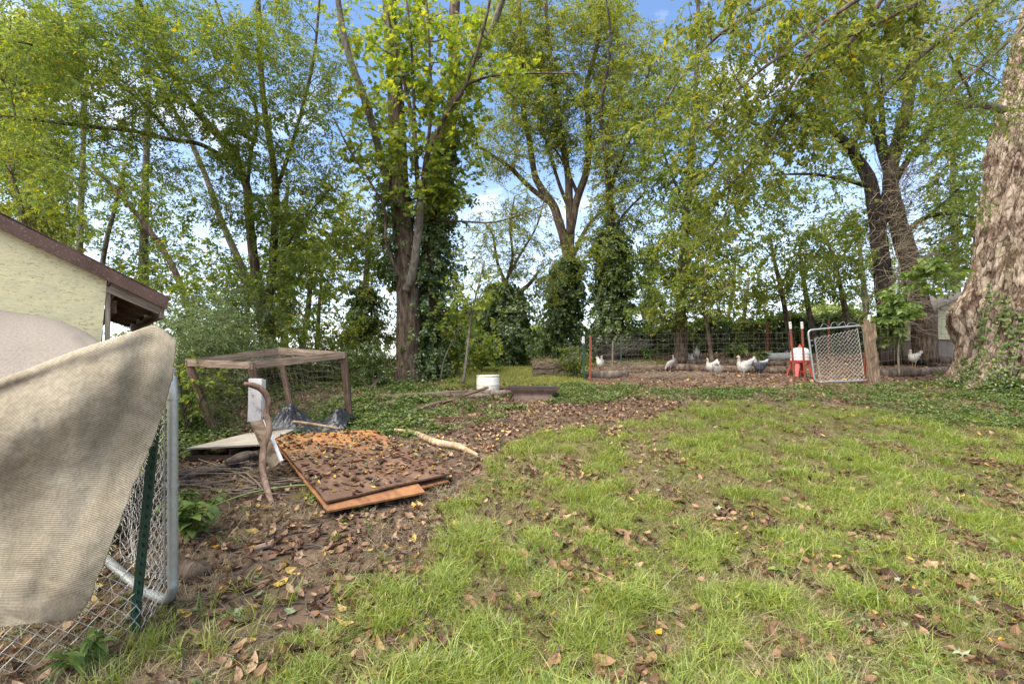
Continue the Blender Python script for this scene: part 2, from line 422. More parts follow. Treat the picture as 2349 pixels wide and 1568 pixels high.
def rand_rot(n, tilt=.5):
    return np.stack([RNG.normal(0, tilt, n), RNG.normal(0, tilt, n), RNG.uniform(0, 6.283, n)], -1)
# ---------------------------------------------------------------- zones of the ground
def to_v(x, y):
    y = np.maximum(np.asarray(y, float), .3); z = gz(x, y)
    return CX + np.asarray(x) / y * FOC, HY + (CAMZ - z) / y * FOC
def inpoly(px, py, poly):
    px = np.asarray(px); r = np.zeros(px.shape, bool); n = len(poly)
    for i in range(n):
        x1, y1 = poly[i]; x2, y2 = poly[(i + 1) % n]
        if y1 == y2: continue
        c = ((y1 > py) != (y2 > py)) & (px < (x2 - x1) * (py - y1) / (y2 - y1) + x1); r ^= c
    return r
def world_poly(vp):
    o = []
    for vx, vy in vp:
        vy = max(vy, 829)
        # beyond the frame's bottom the same rows continue towards the camera
        g = G(vx, vy); o.append((g.x, g.y))
    return o
Z_LAWN = world_poly([(300, 1800), (430, 1585), (560, 1500), (700, 1430), (790, 1350), (850, 1300), (950, 1250), (1010, 1190), (1070, 1120), (1120, 1060), (1190, 1010), (1330, 980), (1480, 965), (1560, 930), (1750, 917), (1900, 928), (2050, 950), (2348, 972), (3400, 980), (4600, 1800)])
Z_PEN = world_poly([(1335, 872), (1345, 838), (1450, 832), (1600, 830), (2300, 830), (2400, 850), (2190, 878), (2000, 884), (1500, 884)])
Z_IVYR = world_poly([(1240, 935), (1240, 885), (1400, 884), (1520, 896), (1850, 888), (2050, 884), (2348, 880), (3200, 890), (3200, 995), (2348, 985), (2080, 975), (1950, 925), (1600, 922), (1400, 925)])
Z_IVYL = world_poly([(800, 845), (1130, 900), (1180, 935), (1080, 975), (930, 1005), (800, 1010), (640, 1010), (420, 1050), (300, 1060), (0, 1000), (0, 835), (700, 835)])
Z_BACK = world_poly([(1000, 836), (1100, 830), (1345, 830), (1345, 884), (1180, 890), (1020, 890)])
Z_PENG = world_poly([(1360, 838), (1360, 830), (1540, 830), (1520, 836)])
def jit(x, y, a=.35, s=0): return x + (fbm(x * 1.7, y * 1.7, 31 + s, 3) - .5) * 2 * a, y + (fbm(x * 1.7, y * 1.7, 57 + s, 3) - .5) * 2 * a
def zone(x, y, poly, a=.35, s=0):
    jx, jy = jit(np.asarray(x, float), np.asarray(y, float), a, s); return inpoly(jx, jy, poly)
def lawn_w(x, y):
    w = zone(x, y, Z_LAWN, .4).astype(float)
    patch = fbm(np.asarray(x) * 1.3 + 5, np.asarray(y) * 1.3, 77, 4)
    return w * np.clip(1.25 - 3.2 * np.clip(patch - .56, 0, 1) * 2.2, .12, 1)

# ground sheet, finer near the camera --------------------------------------
def axis(a, b, near, step0, grow):
    o = [0.0]; s = step0
    while o[-1] < b:
        o.append(o[-1] + s)
        if o[-1] > near: s *= grow
    p = [0.0]; s = step0
    while p[-1] > a:
        p.append(p[-1] - s)
        if -p[-1] > near: s *= grow
    return np.array(sorted(set(p[1:] + o)))
gx = axis(-600, 600, 9, .07, 1.16); gy = axis(-60, 700, 11, .07, 1.16)
X, Y = np.meshgrid(gx, gy, indexing='ij')
mb = MB(); mb.grid(np.stack([X, Y, gz(X, Y)], -1)[:, ::1])
mg, t, b = mat('ground_soil')
at = node(t, 'ShaderNodeAttribute'); at.attribute_name = 'turf'
f1 = noise_out(t, 9, (1, 1, 1), 8, .7); f2 = noise_out(t, 1.3, (1, 1, 1), 4, .6); f3 = noise_out(t, 70, (1, 1, 1), 3, .6)
soil = ramp(t, f1, [(.045, .03, .02), (.10, .067, .045), (.17, .12, .083), (.26, .19, .135)], [.3, .46, .58, .75])
soil = mixc_(t, ramp(t, f2, [(0, 0, 0), (.6, .6, .6)], [.4, .65]), soil, (.12, .075, .05))
turf = ramp(t, f3, [(.06, .05, .022), (.13, .105, .045), (.20, .17, .08)], [.3, .5, .75])
c = mixc_(t, at.outputs['Fac'], soil, turf)
t.links.new(c, b.inputs['Base Color']); b.inputs['Roughness'].default_value = .95; b.inputs['Specular IOR Level'].default_value = .15
bump(t, b, f1, .8, .03)
ground = mb.build('ground', mg, None, (0, 0, 0), smooth=True, kind='structure', label='uneven yard ground of bare soil and thin turf', category='ground')
xy = np.stack([X.ravel(), Y.ravel()], -1)
tw = np.clip(lawn_w(xy[:, 0], xy[:, 1]) * .85 + zone(xy[:, 0], xy[:, 1], Z_BACK, .3) * .8 + zone(xy[:, 0], xy[:, 1], Z_PENG, .2) * .7, 0, 1)
far = (xy[:, 1] > 20)
tw[far] = .9
a = ground.data.attributes.new('turf', 'FLOAT', 'POINT'); a.data.foreach_set('value', tw.astype(np.float32))

# grass ---------------------------------------------------------------------
M_grass = leafmat('grass_blade', [(.10, .16, .018), (.20, .265, .026), (.30, .35, .04), (.42, .39, .10)], [0, .45, .85, 1], trans=.4, gloss=.05)
M_straw = leafmat('dry_grass', [(.16, .12, .06), (.28, .22, .12), (.38, .32, .18)], trans=.2, gloss=.03)
variants('grass', [tuft(i, 24, .042 + .012 * (i % 3), .055, .0032, 1.2) for i in range(7)], M_grass)
variants('longgrass', [tuft(50 + i, 18, .14, .05, .0048, 1.1) for i in range(4)], M_grass)
M_thatch = leafmat('turf_blade_shaded', [(.05, .065, .014), (.10, .13, .022), (.17, .18, .035), (.26, .22, .09)], trans=.3)  # darker than the lawn blades, painting shade into the gaps between tufts
variants('thatch', [tuft(70 + i, 26, .024, .07, .0035, 2.0) for i in range(5)], M_thatch)
variants('straw', [tuft(90 + i, 12, .05, .06, .0025, 2.2) for i in range(4)], M_straw)
def frame_pts(n, y0, y1, pad=.12, power=1.0):
    """random ground points inside the view wedge (a little wider than the frame), denser near"""
    u = RNG.random(n); y = y0 + (y1 - y0) * u ** power
    xl = (-CX / FOC - pad) * y - .3; xr = ((2348 - CX) / FOC + pad) * y + .3
    x = xl + (xr - xl) * RNG.random(n); keep = RNG.random(n) < np.clip((xr - xl) / (((2348 / FOC) + 2 * pad) * y1 + .6) / 1 + .0, 0, 1) ** 0
    return x[keep], y[keep]
def on_ground(x, y, dz=0.0): return np.stack([x, y, gz(x, y) + dz], -1)
x, y = frame_pts(72000, 1.3, 7.8, power=1.15)
k = RNG.random(len(x)) < lawn_w(x, y) * np.clip(.35 + 1.6 * fbm(x * 6, y * 6, 13, 2) - .15, .15, 1); x, y = x[k], y[k]
clump = fbm(x * 5, y * 5, 11, 2)
scatter('lawn_grass', 'grass', on_ground(x, y), rand_rot(len(x), .25), (.22 + 1.35 * sst(clump, .25, .8)) * RNG.uniform(.65, 1.15, len(x)), kind='stuff', label='short green lawn grass with bare patches', category='grass')
x, y = frame_pts(80000, 6.5, 20, power=.8)
k = zone(x, y, Z_BACK, .3) | zone(x, y, Z_PENG, .2) | ((y > 17) & (RNG.random(len(x)) < .4)); x, y = x[k], y[k]
M_grassb = leafmat('back_grass_blade', [(.13, .17, .03), (.23, .27, .05), (.33, .33, .08), (.44, .38, .15)], trans=.4)
variants('grassb', [tuft(150 + i, 22, .06, .08, .006, .8) for i in range(5)], M_grassb)
scatter('back_grass', 'grassb', on_ground(x, y), rand_rot(len(x), .2), RNG.uniform(.6, 1.4, len(x)), kind='stuff', label='yellowish rough grass on the slope behind the white barrel', category='grass')
x, y = frame_pts(46000, 1.4, 7.8, power=1.0); k = zone(x, y, Z_LAWN, .4) & (RNG.random(len(x)) < .9); x, y = x[k], y[k]
scatter('lawn_thatch', 'thatch', on_ground(x, y), rand_rot(len(x), .3), RNG.uniform(.4, 1.2, len(x)), kind='stuff', label='fine low turf and moss between the lawn tufts', category='grass')
x, y = frame_pts(60000, 1.4, 7.8, power=1.0); k = zone(x, y, Z_LAWN, .4) & (RNG.random(len(x)) < .45); x, y = x[k], y[k]
scatter('lawn_straw', 'straw', on_ground(x, y), rand_rot(len(x), .3), RNG.uniform(.4, .9, len(x)), kind='stuff', label='dead straw mixed into the lawn turf', category='straw')
# taller grass by the fence posts
pp = []
for vx, vy, n, sp in ((330, 1490, 14, .08), (450, 1530, 8, .12), (260, 1560, 8, .1), (200, 1570, 4, .1), (640, 1400, 3, .1), (700, 1150, 5, .08), (760, 1140, 4, .1), (560, 1430, 6, .15), (1270, 900, 14, .2), (1310, 860, 12, .15), (830, 1280, 3, .2), (480, 1400, 6, .12)):
    g = G(vx, vy)
    for i in range(n): q = (g.x + RNG.normal(0, sp), g.y + RNG.normal(0, sp)); pp.append((q[0], q[1], gzf(*q)))
scatter('long_grass', 'longgrass', pp, rand_rot(len(pp), .2), RNG.uniform(.5, 1.1, len(pp)), kind='stuff', label='long grass tufts along the fence post foot', category='grass')
x, y = frame_pts(26000, 1.5, 9)
k = (~zone(x, y, Z_LAWN, .6)) & (fbm(x * 1.5, y * 1.5, 5, 3) > .5) | ((fbm(x * 2.2, y * 2.2, 8, 3) > .60)); x, y = x[k], y[k]
scatter('straw', 'straw', on_ground(x, y), rand_rot(len(x), .3), RNG.uniform(.5, 1.3, len(x)), kind='stuff', label='dry straw and dead grass stems over the soil', category='straw')

# dead leaves: the 300 that show largest are things, the rest is litter ----------------
def deadmat(name, cols, pos=None, trans=.2): return leafmat(name, cols, pos, trans=trans, gloss=.02, rough=.6)
M_dead = {'brown': deadmat('dead_leaf_brown', [(.03, .015, .008), (.07, .035, .017), (.155, .082, .04), (.33, .20, .11)]),
          'yellow': deadmat('dead_leaf_yellow', [(.45, .24, .03), (.60, .38, .05), (.62, .45, .10)], trans=.3),
          'pale': deadmat('dead_leaf_pale', [(.20, .24, .13), (.30, .34, .20), (.38, .40, .25)], trans=.3)}
SHAPES = {'brown': [oval_leaf(.13, .062, .35, .5, .05, i) for i in range(5)] + [oval_leaf(.10, .055, -.3, .3, .08, 10 + i) for i in range(3)],
          'yellow': [oval_leaf(.085, .04, .25, .3, .03, 20 + i) for i in range(3)], 'pale': []}
for i in range(3):
    q = MB(); lobed_leaf(q, (-.05, 0, 0), Matrix.Identity(4), .11, .5, 5, i); q.tube([(-.05, 0, 0), (-.09, .01, .0), (-.12, .01, -.01)], .001, 3, cap=False); SHAPES['pale'].append(q)
LEAFMESH = {k: [s.mesh('fallen_leaf', M_dead[k], smooth=False) for s in v] for k, v in SHAPES.items()}
for k in SHAPES: VAR['dead_' + k] = [bpy.data.objects.new('dead_form', me) for me in LEAFMESH[k]]
q = [oval_leaf(.075, .035, .5, .5, .1, 40 + i, 4, False) for i in range(6)]
M_litter = deadmat('litter_leaf', [(.05, .026, .015), (.13, .07, .042), (.26, .155, .095), (.42, .29, .18), (.58, .40, .08)], [0, .3, .65, .93, 1.0], trans=.15)
variants('litter', q, M_litter)
def leaf_M(x, y, s, dz=.02, tilt=.3):
    n = Vector((gzf(x - .05, y) - gzf(x + .05, y), gzf(x, y - .05) - gzf(x, y + .05), .1)).normalized()
    q = n.to_track_quat('Z', 'Y').to_matrix().to_4x4()
    return Matrix.Translation((x, y, gzf(x, y) + dz)) @ q @ Euler((random.gauss(0, tilt), random.gauss(0, tilt), random.uniform(0, 6.28))).to_matrix().to_4x4() @ Matrix.Scale(s, 4)
LEAF_LABEL = {('brown', 0): ('curled brown dead leaf lying in the short lawn grass', 'brown dead leaves on the lawn'),
              ('brown', 1): ('brown dead leaf lying on the bare soil left of the lawn', 'brown dead leaves on the bare soil'),
              ('yellow', 0): ('small yellow fallen leaf lying in the short lawn grass', 'yellow fallen leaves on the lawn'),
              ('yellow', 1): ('small yellow fallen leaf lying on the bare soil left of the lawn', 'yellow fallen leaves on the bare soil'),
              ('pale', 0): ('pale green lobed leaf fallen on the short lawn grass', 'pale lobed leaves on the lawn'),
              ('pale', 1): ('pale green lobed leaf fallen on the bare soil left of the lawn', 'pale lobed leaves on the bare soil')}
def fallen(kind, x, y, s, M=None, label=None, dz=.028):
    me = random.choice(LEAFMESH[kind]); o = bpy.data.objects.new('fallen_leaf', me); COL.objects.link(o)
    soil = 0 if bool(zone(x, y, Z_LAWN, .4)) else 1
    put(o, None, M if M is not None else leaf_M(x, y, s, dz if soil == 0 else .015)); l = label or LEAF_LABEL[(kind, soil)]
    tag(o, l[0], 'leaf', l[1]); return o
x, y = frame_pts(900, 1.95, 4.6, power=1.25)
w = np.where(zone(x, y, Z_LAWN, .4), .42, .55) * (1 - sst(y, 3.6, 5.4) * .5)
k = (RNG.random(len(x)) < w) & (np.abs(x) < 1.1 * y + .2); x, y = x[k][:262], y[k][:262]
for i in range(len(x)):
    u = random.random(); kd = 'brown' if u < .80 else ('yellow' if u < .9 else 'pale')
    if x[i] / y[i] < -.83 and y[i] < 2.6: continue
    fallen(kd, x[i], y[i], random.uniform(.5, .95) * (1.2 if random.random() < .12 else 1))
for kd, n, s in (('brown', 9500, (.28, .72)), ('yellow', 420, (.3, .6)), ('pale', 200, (.3, .6))):
    x, y = frame_pts(n, 2.0, 5.5, power=1.0); k = zone(x, y, Z_LAWN, .4) & (RNG.random(n) < .25 + .75 * sst(fbm(x * 1.6, y * 1.6, 21, 4), .45, .6)); x, y = x[k], y[k]
    scatter('leaf_litter', 'dead_' + kd, on_ground(x, y, .02), rand_rot(len(x), .45), RNG.uniform(s[0], s[1], len(x)), kind='stuff', label='small %s dead leaves sunk in the lawn grass' % kd, category='leaf litter')
for kd, n, s in (('brown', 2600, (.35, .8)), ('yellow', 420, (.4, .8)), ('pale', 320, (.4, .8))):
    x, y = frame_pts(n, 2.1, 9.5, power=.7)
    k = ((y > 4.6) | ~zone(x, y, Z_LAWN, .4)) & (RNG.random(n) < .75); x, y = x[k], y[k]
    scatter('leaf_litter', 'dead_' + kd, on_ground(x, y, .02), rand_rot(len(x), .35), RNG.uniform(s[0], s[1], len(x)), kind='stuff', label='scattered %s dead leaves further up the yard' % kd, category='leaf litter')
# thick litter
x, y = frame_pts(120000, 1.6, 16, power=.62)
w = np.full(len(x), .55)
L_ = zone(x, y, Z_LAWN, .35); w[L_] = .035 + .38 * sst(fbm(x[L_] * 1.6, y[L_] * 1.6, 21, 4), .52, .66)
w[zone(x, y, Z_BACK, .2)] = .04; w[zone(x, y, Z_IVYL, .3)] = .35; w[zone(x, y, Z_PEN, .2)] = .24
w[(x > -.6) & (x < 2.6) & (y > 5.6) & (y < 8.6) & ~L_] = .95; w[(x >= 2.6) & (y > 5.6) & (y < 8.6) & ~L_] = .30
bare = fbm(x * .8 + 3, y * .8, 91, 3); w[(~L_) & (y < 4) & (bare > .55)] *= .55
k = RNG.random(len(x)) < w; x, y = x[k], y[k]
scatter('leaf_litter', 'litter', on_ground(x, y, .012), rand_rot(len(x), .4), RNG.uniform(.5, 1.25, len(x)) * (1 + .25 * (y < 4)), kind='stuff', label='thick brown leaf litter over the bare soil', category='leaf litter')
# twig litter
q = []
for i in range(5):
    m_ = MB(); r = random.Random(i); p_ = [Vector((-.12, 0, 0))]
    for s in range(4): p_.append(p_[-1] + Vector((.06, r.uniform(-.015, .015), r.uniform(-.006, .006))))
    m_.tube(p_, [.0035, .003, .003, .0025, .002], 4); q.append(m_)
variants('twiglet', q, M_twig)
x, y = frame_pts(7000, 1.6, 9, power=.8); k = ~zone(x, y, Z_LAWN, .3) | (RNG.random(len(x)) < .06); x, y = x[k], y[k]
scatter('twig_litter', 'twiglet', on_ground(x, y, .012), rand_rot(len(x), .12), RNG.uniform(.3, 1.6, len(x)), kind='stuff', label='short broken twigs lying among the leaf litter', category='twigs')

# ivy and other low green cover ------------------------------------------------
def cover_sprig(s, ll, lw, h, n=16, m_=None):
    mb = MB(); r = random.Random(s)
    for i in range(n):
        a = r.uniform(0, 6.28); rr = r.uniform(0, .13); p = Vector((rr * math.cos(a), rr * math.sin(a), r.uniform(.2, 1) * h)); b_ = r.uniform(0, 6.28)
        leaf_at(mb, p, (math.cos(b_), math.sin(b_), r.uniform(-.3, .35)), (r.uniform(-.4, .4), r.uniform(-.4, .4), 1), ll * r.uniform(.6, 1.2), lw * r.uniform(.6, 1.2), .2)
        if i % 3 == 0: mb.tube([(p.x * .6, p.y * .6, 0), tuple(p)], .0015, 3, cap=False)
    return mb
M_cover = leafmat('ground_cover_leaf', [(.045, .08, .018), (.085, .135, .028), (.13, .185, .04), (.22, .25, .07)], trans=.3, gloss=.03)
variants('cover', [cover_sprig(i, .05, .04, .07) for i in range(6)], M_cover)
variants('coverdark', [cover_sprig(20 + i, .055, .05, .08) for i in range(5)], M_ivy)
variants('weed', [cover_sprig(40 + i, .035, .02, .05, 20) for i in range(4)], M_cover)
x, y = frame_pts(70000, 4.8, 16, power=.8)
k = zone(x, y, Z_IVYR, .3) & (RNG.random(len(x)) < .30 + 1.2 * sst(fbm(x * 1.4, y * 1.4, 61, 3), .42, .62)); xa, ya = x[k], y[k]
scatter('ground_ivy', 'cover', on_ground(xa, ya), rand_rot(len(xa), .2), RNG.uniform(.45, 1.0, len(xa)), kind='stuff', label='low green ground cover in front of the poultry run', category='ground cover')
k = zone(x, y, Z_IVYL, .3) & (RNG.random(len(x)) < .10 + .75 * sst(fbm(x * 1.2, y * 1.2, 71, 3), .42, .6)); xa, ya = x[k], y[k]
scatter('ground_ivy', 'cover', on_ground(xa, ya), rand_rot(len(xa), .2), RNG.uniform(.5, 1.3, len(xa)), kind='stuff', label='green weeds and ivy under the trees on the left', category='ground cover')
x, y = frame_pts(9000, 1.8, 8); k = (RNG.random(len(x)) < .10) & (fbm(x * 3, y * 3, 81, 2) > .50); x, y = x[k], y[k]
scatter('weeds', 'weed', on_ground(x, y), rand_rot(len(x), .2), RNG.uniform(.5, 1.1, len(x)), kind='stuff', label='small leafy weeds dotted through the lawn and soil', category='weeds')
# ================================================================= foreground, left
M_steel = plain('galvanised_steel', (.42, .44, .42), .45, .55, var=.18, scale=30, bs=.1)
M_wire = plain('galvanised_wire', (.62, .58, .50), .5, .0, var=.35, scale=60, bs=0)
M_rwire = plain('rusty_wire', (.16, .12, .09), .8, .0, var=.4, scale=60, bs=0)
M_green = plain('green_post_paint', (.02, .065, .045), .45, 0, var=.4, scale=25)
M_rust = plain('red_post_paint', (.30, .075, .035), .6, 0, var=.5, scale=25)
M_white = plain('white_post_tip', (.72, .70, .66), .6, var=.15)

def zigzag_mesh(mb, A, B, H0, H1, pitch, r, warp=0.0, seed=0, n=3, skip=None):
    """chain link between ground line A->B, from height H0 to H1; every wire is a vertical zigzag hooked into its neighbours"""
    A, B = Vector(A), Vector(B); L = (B - A).length; ux = (B - A).normalized(); nx = ux.cross(Vector((0, 0, 1))).normalized()
    nw = int(L / pitch); hs = pitch
    for i in range(nw + 1):
        pts = []; k = int((H1 - H0) / hs)
        for j in range(k + 1):
            u = i * pitch + (pitch * .5 if (j + i) % 2 else -pitch * .5) * 1.04
            u = min(max(u, 0), L); z = H0 + j * hs
            f = nx * (.004 if (j + i) % 2 else -.004)
            wv = warp * (mnoise.noise(Vector((u * 5 + seed, z * 5, seed))) ) ; wu = warp * .8 * mnoise.noise(Vector((u * 6, z * 6 + 9, seed + 4)))
            p = A + ux * (u + wu) + f + nx * wv + Vector((0, 0, z + warp * .6 * mnoise.noise(Vector((u * 4, z * 4, seed + 8)))))
            if skip and skip(u / L, (z - H0) / (H1 - H0)): 
                if len(pts) > 1: mb.tube(pts, r, n, cap=False)
                pts = []; continue
            pts.append(p)
        if len(pts) > 1: mb.tube(pts, r, n, cap=False)

# near fence: green T post and chain link --------------------------------------
g0 = G(306, 1452)
fe = thing('chain_link_fence', 'sagging chain link fence on a green steel post under the tan tarp', 'fence', g0)
top = P(347, 955, 2.36)
top = top + (top - g0) * .06 + Vector((0, .03, 0))
mb = MB(); d = (top - g0).normalized(); side = Vector((1, .25, 0)).normalized()
mb.bar(g0 - d * .2, top, .045, .006, up=(0, 1, 0)); 
mb.bar(g0 - d * .2 + Vector((0, .019, 0)), top + Vector((0, .019, 0)), .006, .036, up=(0, 1, 0))
for i in range(24):
    q = g0.lerp(top, (i + .5) / 24) + Vector((0, -.006, 0)); mb.box(q, (.011, .010, .018))
mb.build('post', M_green, fe)
A = Vector((g0.x - .46, g0.y - .42, g0.z - .06)); B = g0 + Vector((.05, -.012, -.02))
ext = (A - B)
mb = MB(); zigzag_mesh(mb, A + ext * .25, B, .03, 1.22, .037, .0024, .012, 3)
mb.build('wire_mesh', M_wire, fe, kind='stuff')
mb = MB(); zigzag_mesh(mb, B, B + Vector((-.03, .24, .02)), .05, 1.22, .034, .0020, .04, 8)
zigzag_mesh(mb, B + Vector((-.14, .06, 0)), B + Vector((-.06, .3, .02)), .05, 1.2, .036, .0020, .05, 18)
mb.build('loose_wire_mesh', M_wire, fe, kind='stuff')

# gate frame of bent pipe behind it --------------------------------------------
p0 = G(398, 1412); pd = p0.y
gt = thing('pipe_gate', 'galvanised pipe frame gate standing ajar beside the tan tarp', 'gate', p0)
pt = P(386, 838, pd); far_b = G(228, 1292) + Vector((0, 0, .03))
back = (Vector((far_b.x, far_b.y, 0)) - Vector((p0.x, p0.y, 0)))
R_ = .0265
b0 = Vector((p0.x, p0.y, p0.z + .055))
tz = P(395, 862, pd).z; xx = P(396, 900, pd).x; fd = back.normalized()
path = [far_b + Vector((0, 0, 1.15)), far_b + Vector((0, 0, .55)), far_b + Vector((0, 0, .14)), far_b + fd * -.03 + Vector((0, 0, .045)), far_b - fd * .12 + Vector((0, 0, .02))]
low = [b0 + fd * .42 + Vector((0, 0, -.01)), b0 + fd * .16, b0 + fd * .07 + Vector((0, 0, .018)), Vector((xx, p0.y, b0.z + .09)), Vector((xx, p0.y, b0.z + .17))]
up_ = [Vector((xx, p0.y, b0.z + .5)), Vector((xx, p0.y, tz - .3)), Vector((xx, p0.y, tz - .09)), Vector((xx, p0.y, tz)) + fd * .03, Vector((xx, p0.y, tz + .03)) + fd * .10, Vector((xx, p0.y, tz + .035)) + fd * .9]
mb = MB(); mb.tube(smooth_path(path + low + up_, 5), R_, 14); mb.build('frame', M_steel, gt, smooth=True)
for vy in (910, 1110):
    z = P(396, vy, pd).z; mb = MB()
    mb.lathe([(.0285, -.014), (.031, -.014), (.031, .014), (.0285, .014)], (xx, p0.y, z), 16)
    mb.box((xx - .038, p0.y - .0, z), (.03, .012, .024)); mb.build('clamp_band', M_steel, gt)
mb = MB(); mb.tube([(xx - .045, p0.y, P(0, 890, pd).z), (xx - .045, p0.y, b0.z + .12)], .005, 6); mb.build('tension_bar', M_steel, gt)
mb = MB(); zigzag_mesh(mb, Vector((xx - .045, p0.y, b0.z)) + fd * .6, Vector((xx - .045, p0.y, b0.z)), .12, 1.2, .036, .0019, .04, 28)
mb.build('wire_mesh', M_wire, gt, kind='stuff')

# tarp ---------------------------------------------------------------------------
def ev(curve, t):
    c = np.array(curve, float); k = np.linspace(0, 1, len(c)); return np.stack([np.interp(t, k, c[:, i]) for i in range(c.shape[1])], -1)
def spl(curve, n):
    c = smooth_path([Vector((a, b_, e)) for a, b_, e in curve], 12); c = np.array([tuple(q) for q in c]); return ev(c, np.linspace(0, 1, n))
def coons(T, Bm, Lf, Rt, n, m):
    T, Bm, Lf, Rt = spl(T, m), spl(Bm, m), spl(Lf, n), spl(Rt, n)
    u = np.linspace(0, 1, m)[None, :, None]; v = np.linspace(0, 1, n)[:, None, None]
    S = (1 - v) * T[None] + v * Bm[None] + (1 - u) * Lf[:, None] + u * Rt[:, None]
    S -= (1 - u) * (1 - v) * T[0] + u * (1 - v) * T[-1] + (1 - u) * v * Bm[0] + u * v * Bm[-1]
    return S
def from_v(S): return np.stack([(S[..., 0] - CX) / FOC * S[..., 2], S[..., 2], CAMZ + (HY - S[..., 1]) / FOC * S[..., 2]], -1)
n_, m_ = 150, 130
T = [(-260, 960, 1.95), (-60, 892, 2.02), (60, 848, 2.08), (180, 802, 2.18), (280, 770, 2.3), (345, 748, 2.42), (368, 752, 2.45), (404, 782, 2.48)]
Rt = [(404, 782, 2.48), (392, 880, 2.40), (355, 1000, 2.30), (300, 1130, 2.2), (250, 1260, 2.14), (205, 1370, 2.1), (176, 1416, 2.08)]
Bm = [(-280, 1450, 1.85), (-100, 1446, 1.92), (0, 1438, 1.98), (90, 1428, 2.02), (176, 1416, 2.08)]
Lf = [(-260, 960, 1.95), (-265, 1100, 1.92), (-270, 1250, 1.88), (-280, 1450, 1.85)]
S = coons(T, Bm, Lf, Rt, n_, m_)
a_ = (S[..., 0] * .38 + S[..., 1] * .93) + 18 * np.sin(S[..., 0] / 130.)   # folds run up to the right, like the draped top edge
fold = -.055 * np.sin((a_ - 830) / 62. ) * np.clip((a_ - 800) / 60, 0, 1) * np.exp(-np.clip(a_ - 1000, 0, None) / 260.) - .022 * np.sin((S[..., 0] * .86 + S[..., 1] * .35) / 74.)
cz = np.abs(fbm(S[..., 0] / 210 + S[..., 1] / 500, S[..., 1] / 120 - S[..., 0] / 260, 44, 4) - .5)
S[..., 2] += .004 * np.exp(-(cz / .09) ** 2) + fold + (fbm(S[..., 0] / 90 + 9, S[..., 1] / 90 + 9, 5, 3) - .5) * .03
v_ = np.linspace(0, 1, n_)[:, None]; u_ = np.linspace(0, 1, m_)[None, :]
S[..., 2] -= .02 * np.exp(-((v_ - .02) / .03) ** 2)
S[..., 1] += 2.0 * np.sin(u_ * 190) * np.exp(-((1 - v_) / .012) ** 2); S[..., 0] += 3.0 * (fbm(v_ * 40 + 3, u_ * 3, 2, 2) - .5) * np.exp(-((1 - u_) / .03) ** 2) * 2
V = from_v(S)
tarp = thing('shade_tarp', 'tan woven shade cloth tarp draped over the chain link fence', 'tarp', (float(V[-1, -1, 0]), float(V[-1, -1, 1]), float(V[-1, -1, 2])))
mt, t, b = mat('woven_tan_cloth')
uv = node(t, 'ShaderNodeUVMap'); uv.uv_map = 'weave'
mpn = node(t, 'ShaderNodeMapping'); t.links.new(uv.outputs[0], mpn.inputs[0])
def wave(scale, direc, dist=1.2):
    w_ = node(t, 'ShaderNodeTexWave'); w_.bands_direction = direc; w_.inputs['Scale'].default_value = scale; w_.inputs['Distortion'].default_value = dist
    w_.inputs['Detail'].default_value = 2; w_.inputs['Detail Scale'].default_value = 3; t.links.new(mpn.outputs[0], w_.inputs[0]); return w_.outputs['Fac']
w1 = wave(52, 'Y', .6); w2 = wave(80, 'X', .8)
n1 = node(t, 'ShaderNodeTexNoise'); n1.inputs['Scale'].default_value = 60; n1.inputs['Detail'].default_value = 3; t.links.new(mpn.outputs[0], n1.inputs[0])
n2 = node(t, 'ShaderNodeTexNoise'); n2.inputs['Scale'].default_value = 3; n2.inputs['Detail'].default_value = 4; t.links.new(mpn.outputs[0], n2.inputs[0])
mul = node(t, 'ShaderNodeMath', operation='MULTIPLY_ADD'); t.links.new(w2, mul.inputs[0]); mul.inputs[1].default_value = .35; t.links.new(w1, mul.inputs[2])
c = ramp(t, mul.outputs[0], [(.14, .115, .075), (.30, .255, .18), (.39, .34, .25)], [.08, .45, .95])
c = mixc_(t, .45, c, ramp(t, n1.outputs['Fac'], [(.55, .52, .48), (1, 1, 1)], [.38, .62]), 'MULTIPLY')
c = mixc_(t, .6, c, ramp(t, n2.outputs['Fac'], [(.62, .57, .5), (1, 1, 1)], [.32, .58]), 'MULTIPLY')
t.links.new(c, b.inputs['Base Color']); b.inputs['Roughness'].default_value = .85; b.inputs['Specular IOR Level'].default_value = .2
bump(t, b, mul.outputs[0], .35, .003)
def cloth(name, V, su, sv, m):
    mb = MB(); mb.grid(V); nn, mm = V.shape[:2]
    o = mb.build(name, m, tarp, smooth=True); me = o.data; uvl = me.uv_layers.new(name='weave')
    li = np.empty(len(me.loops), np.int32); me.loops.foreach_get('vertex_index', li)
    ii, jj = li // mm, li % mm
    uvl.data.foreach_set('uv', np.stack([jj / (mm - 1) * su, 1 - ii / (nn - 1) * sv], -1).astype(np.float32).ravel())
    so_ = o.modifiers.new('thickness', 'SOLIDIFY'); so_.thickness = .003; return o
cloth('front_cloth', V, 1.1, 1.0, mt)
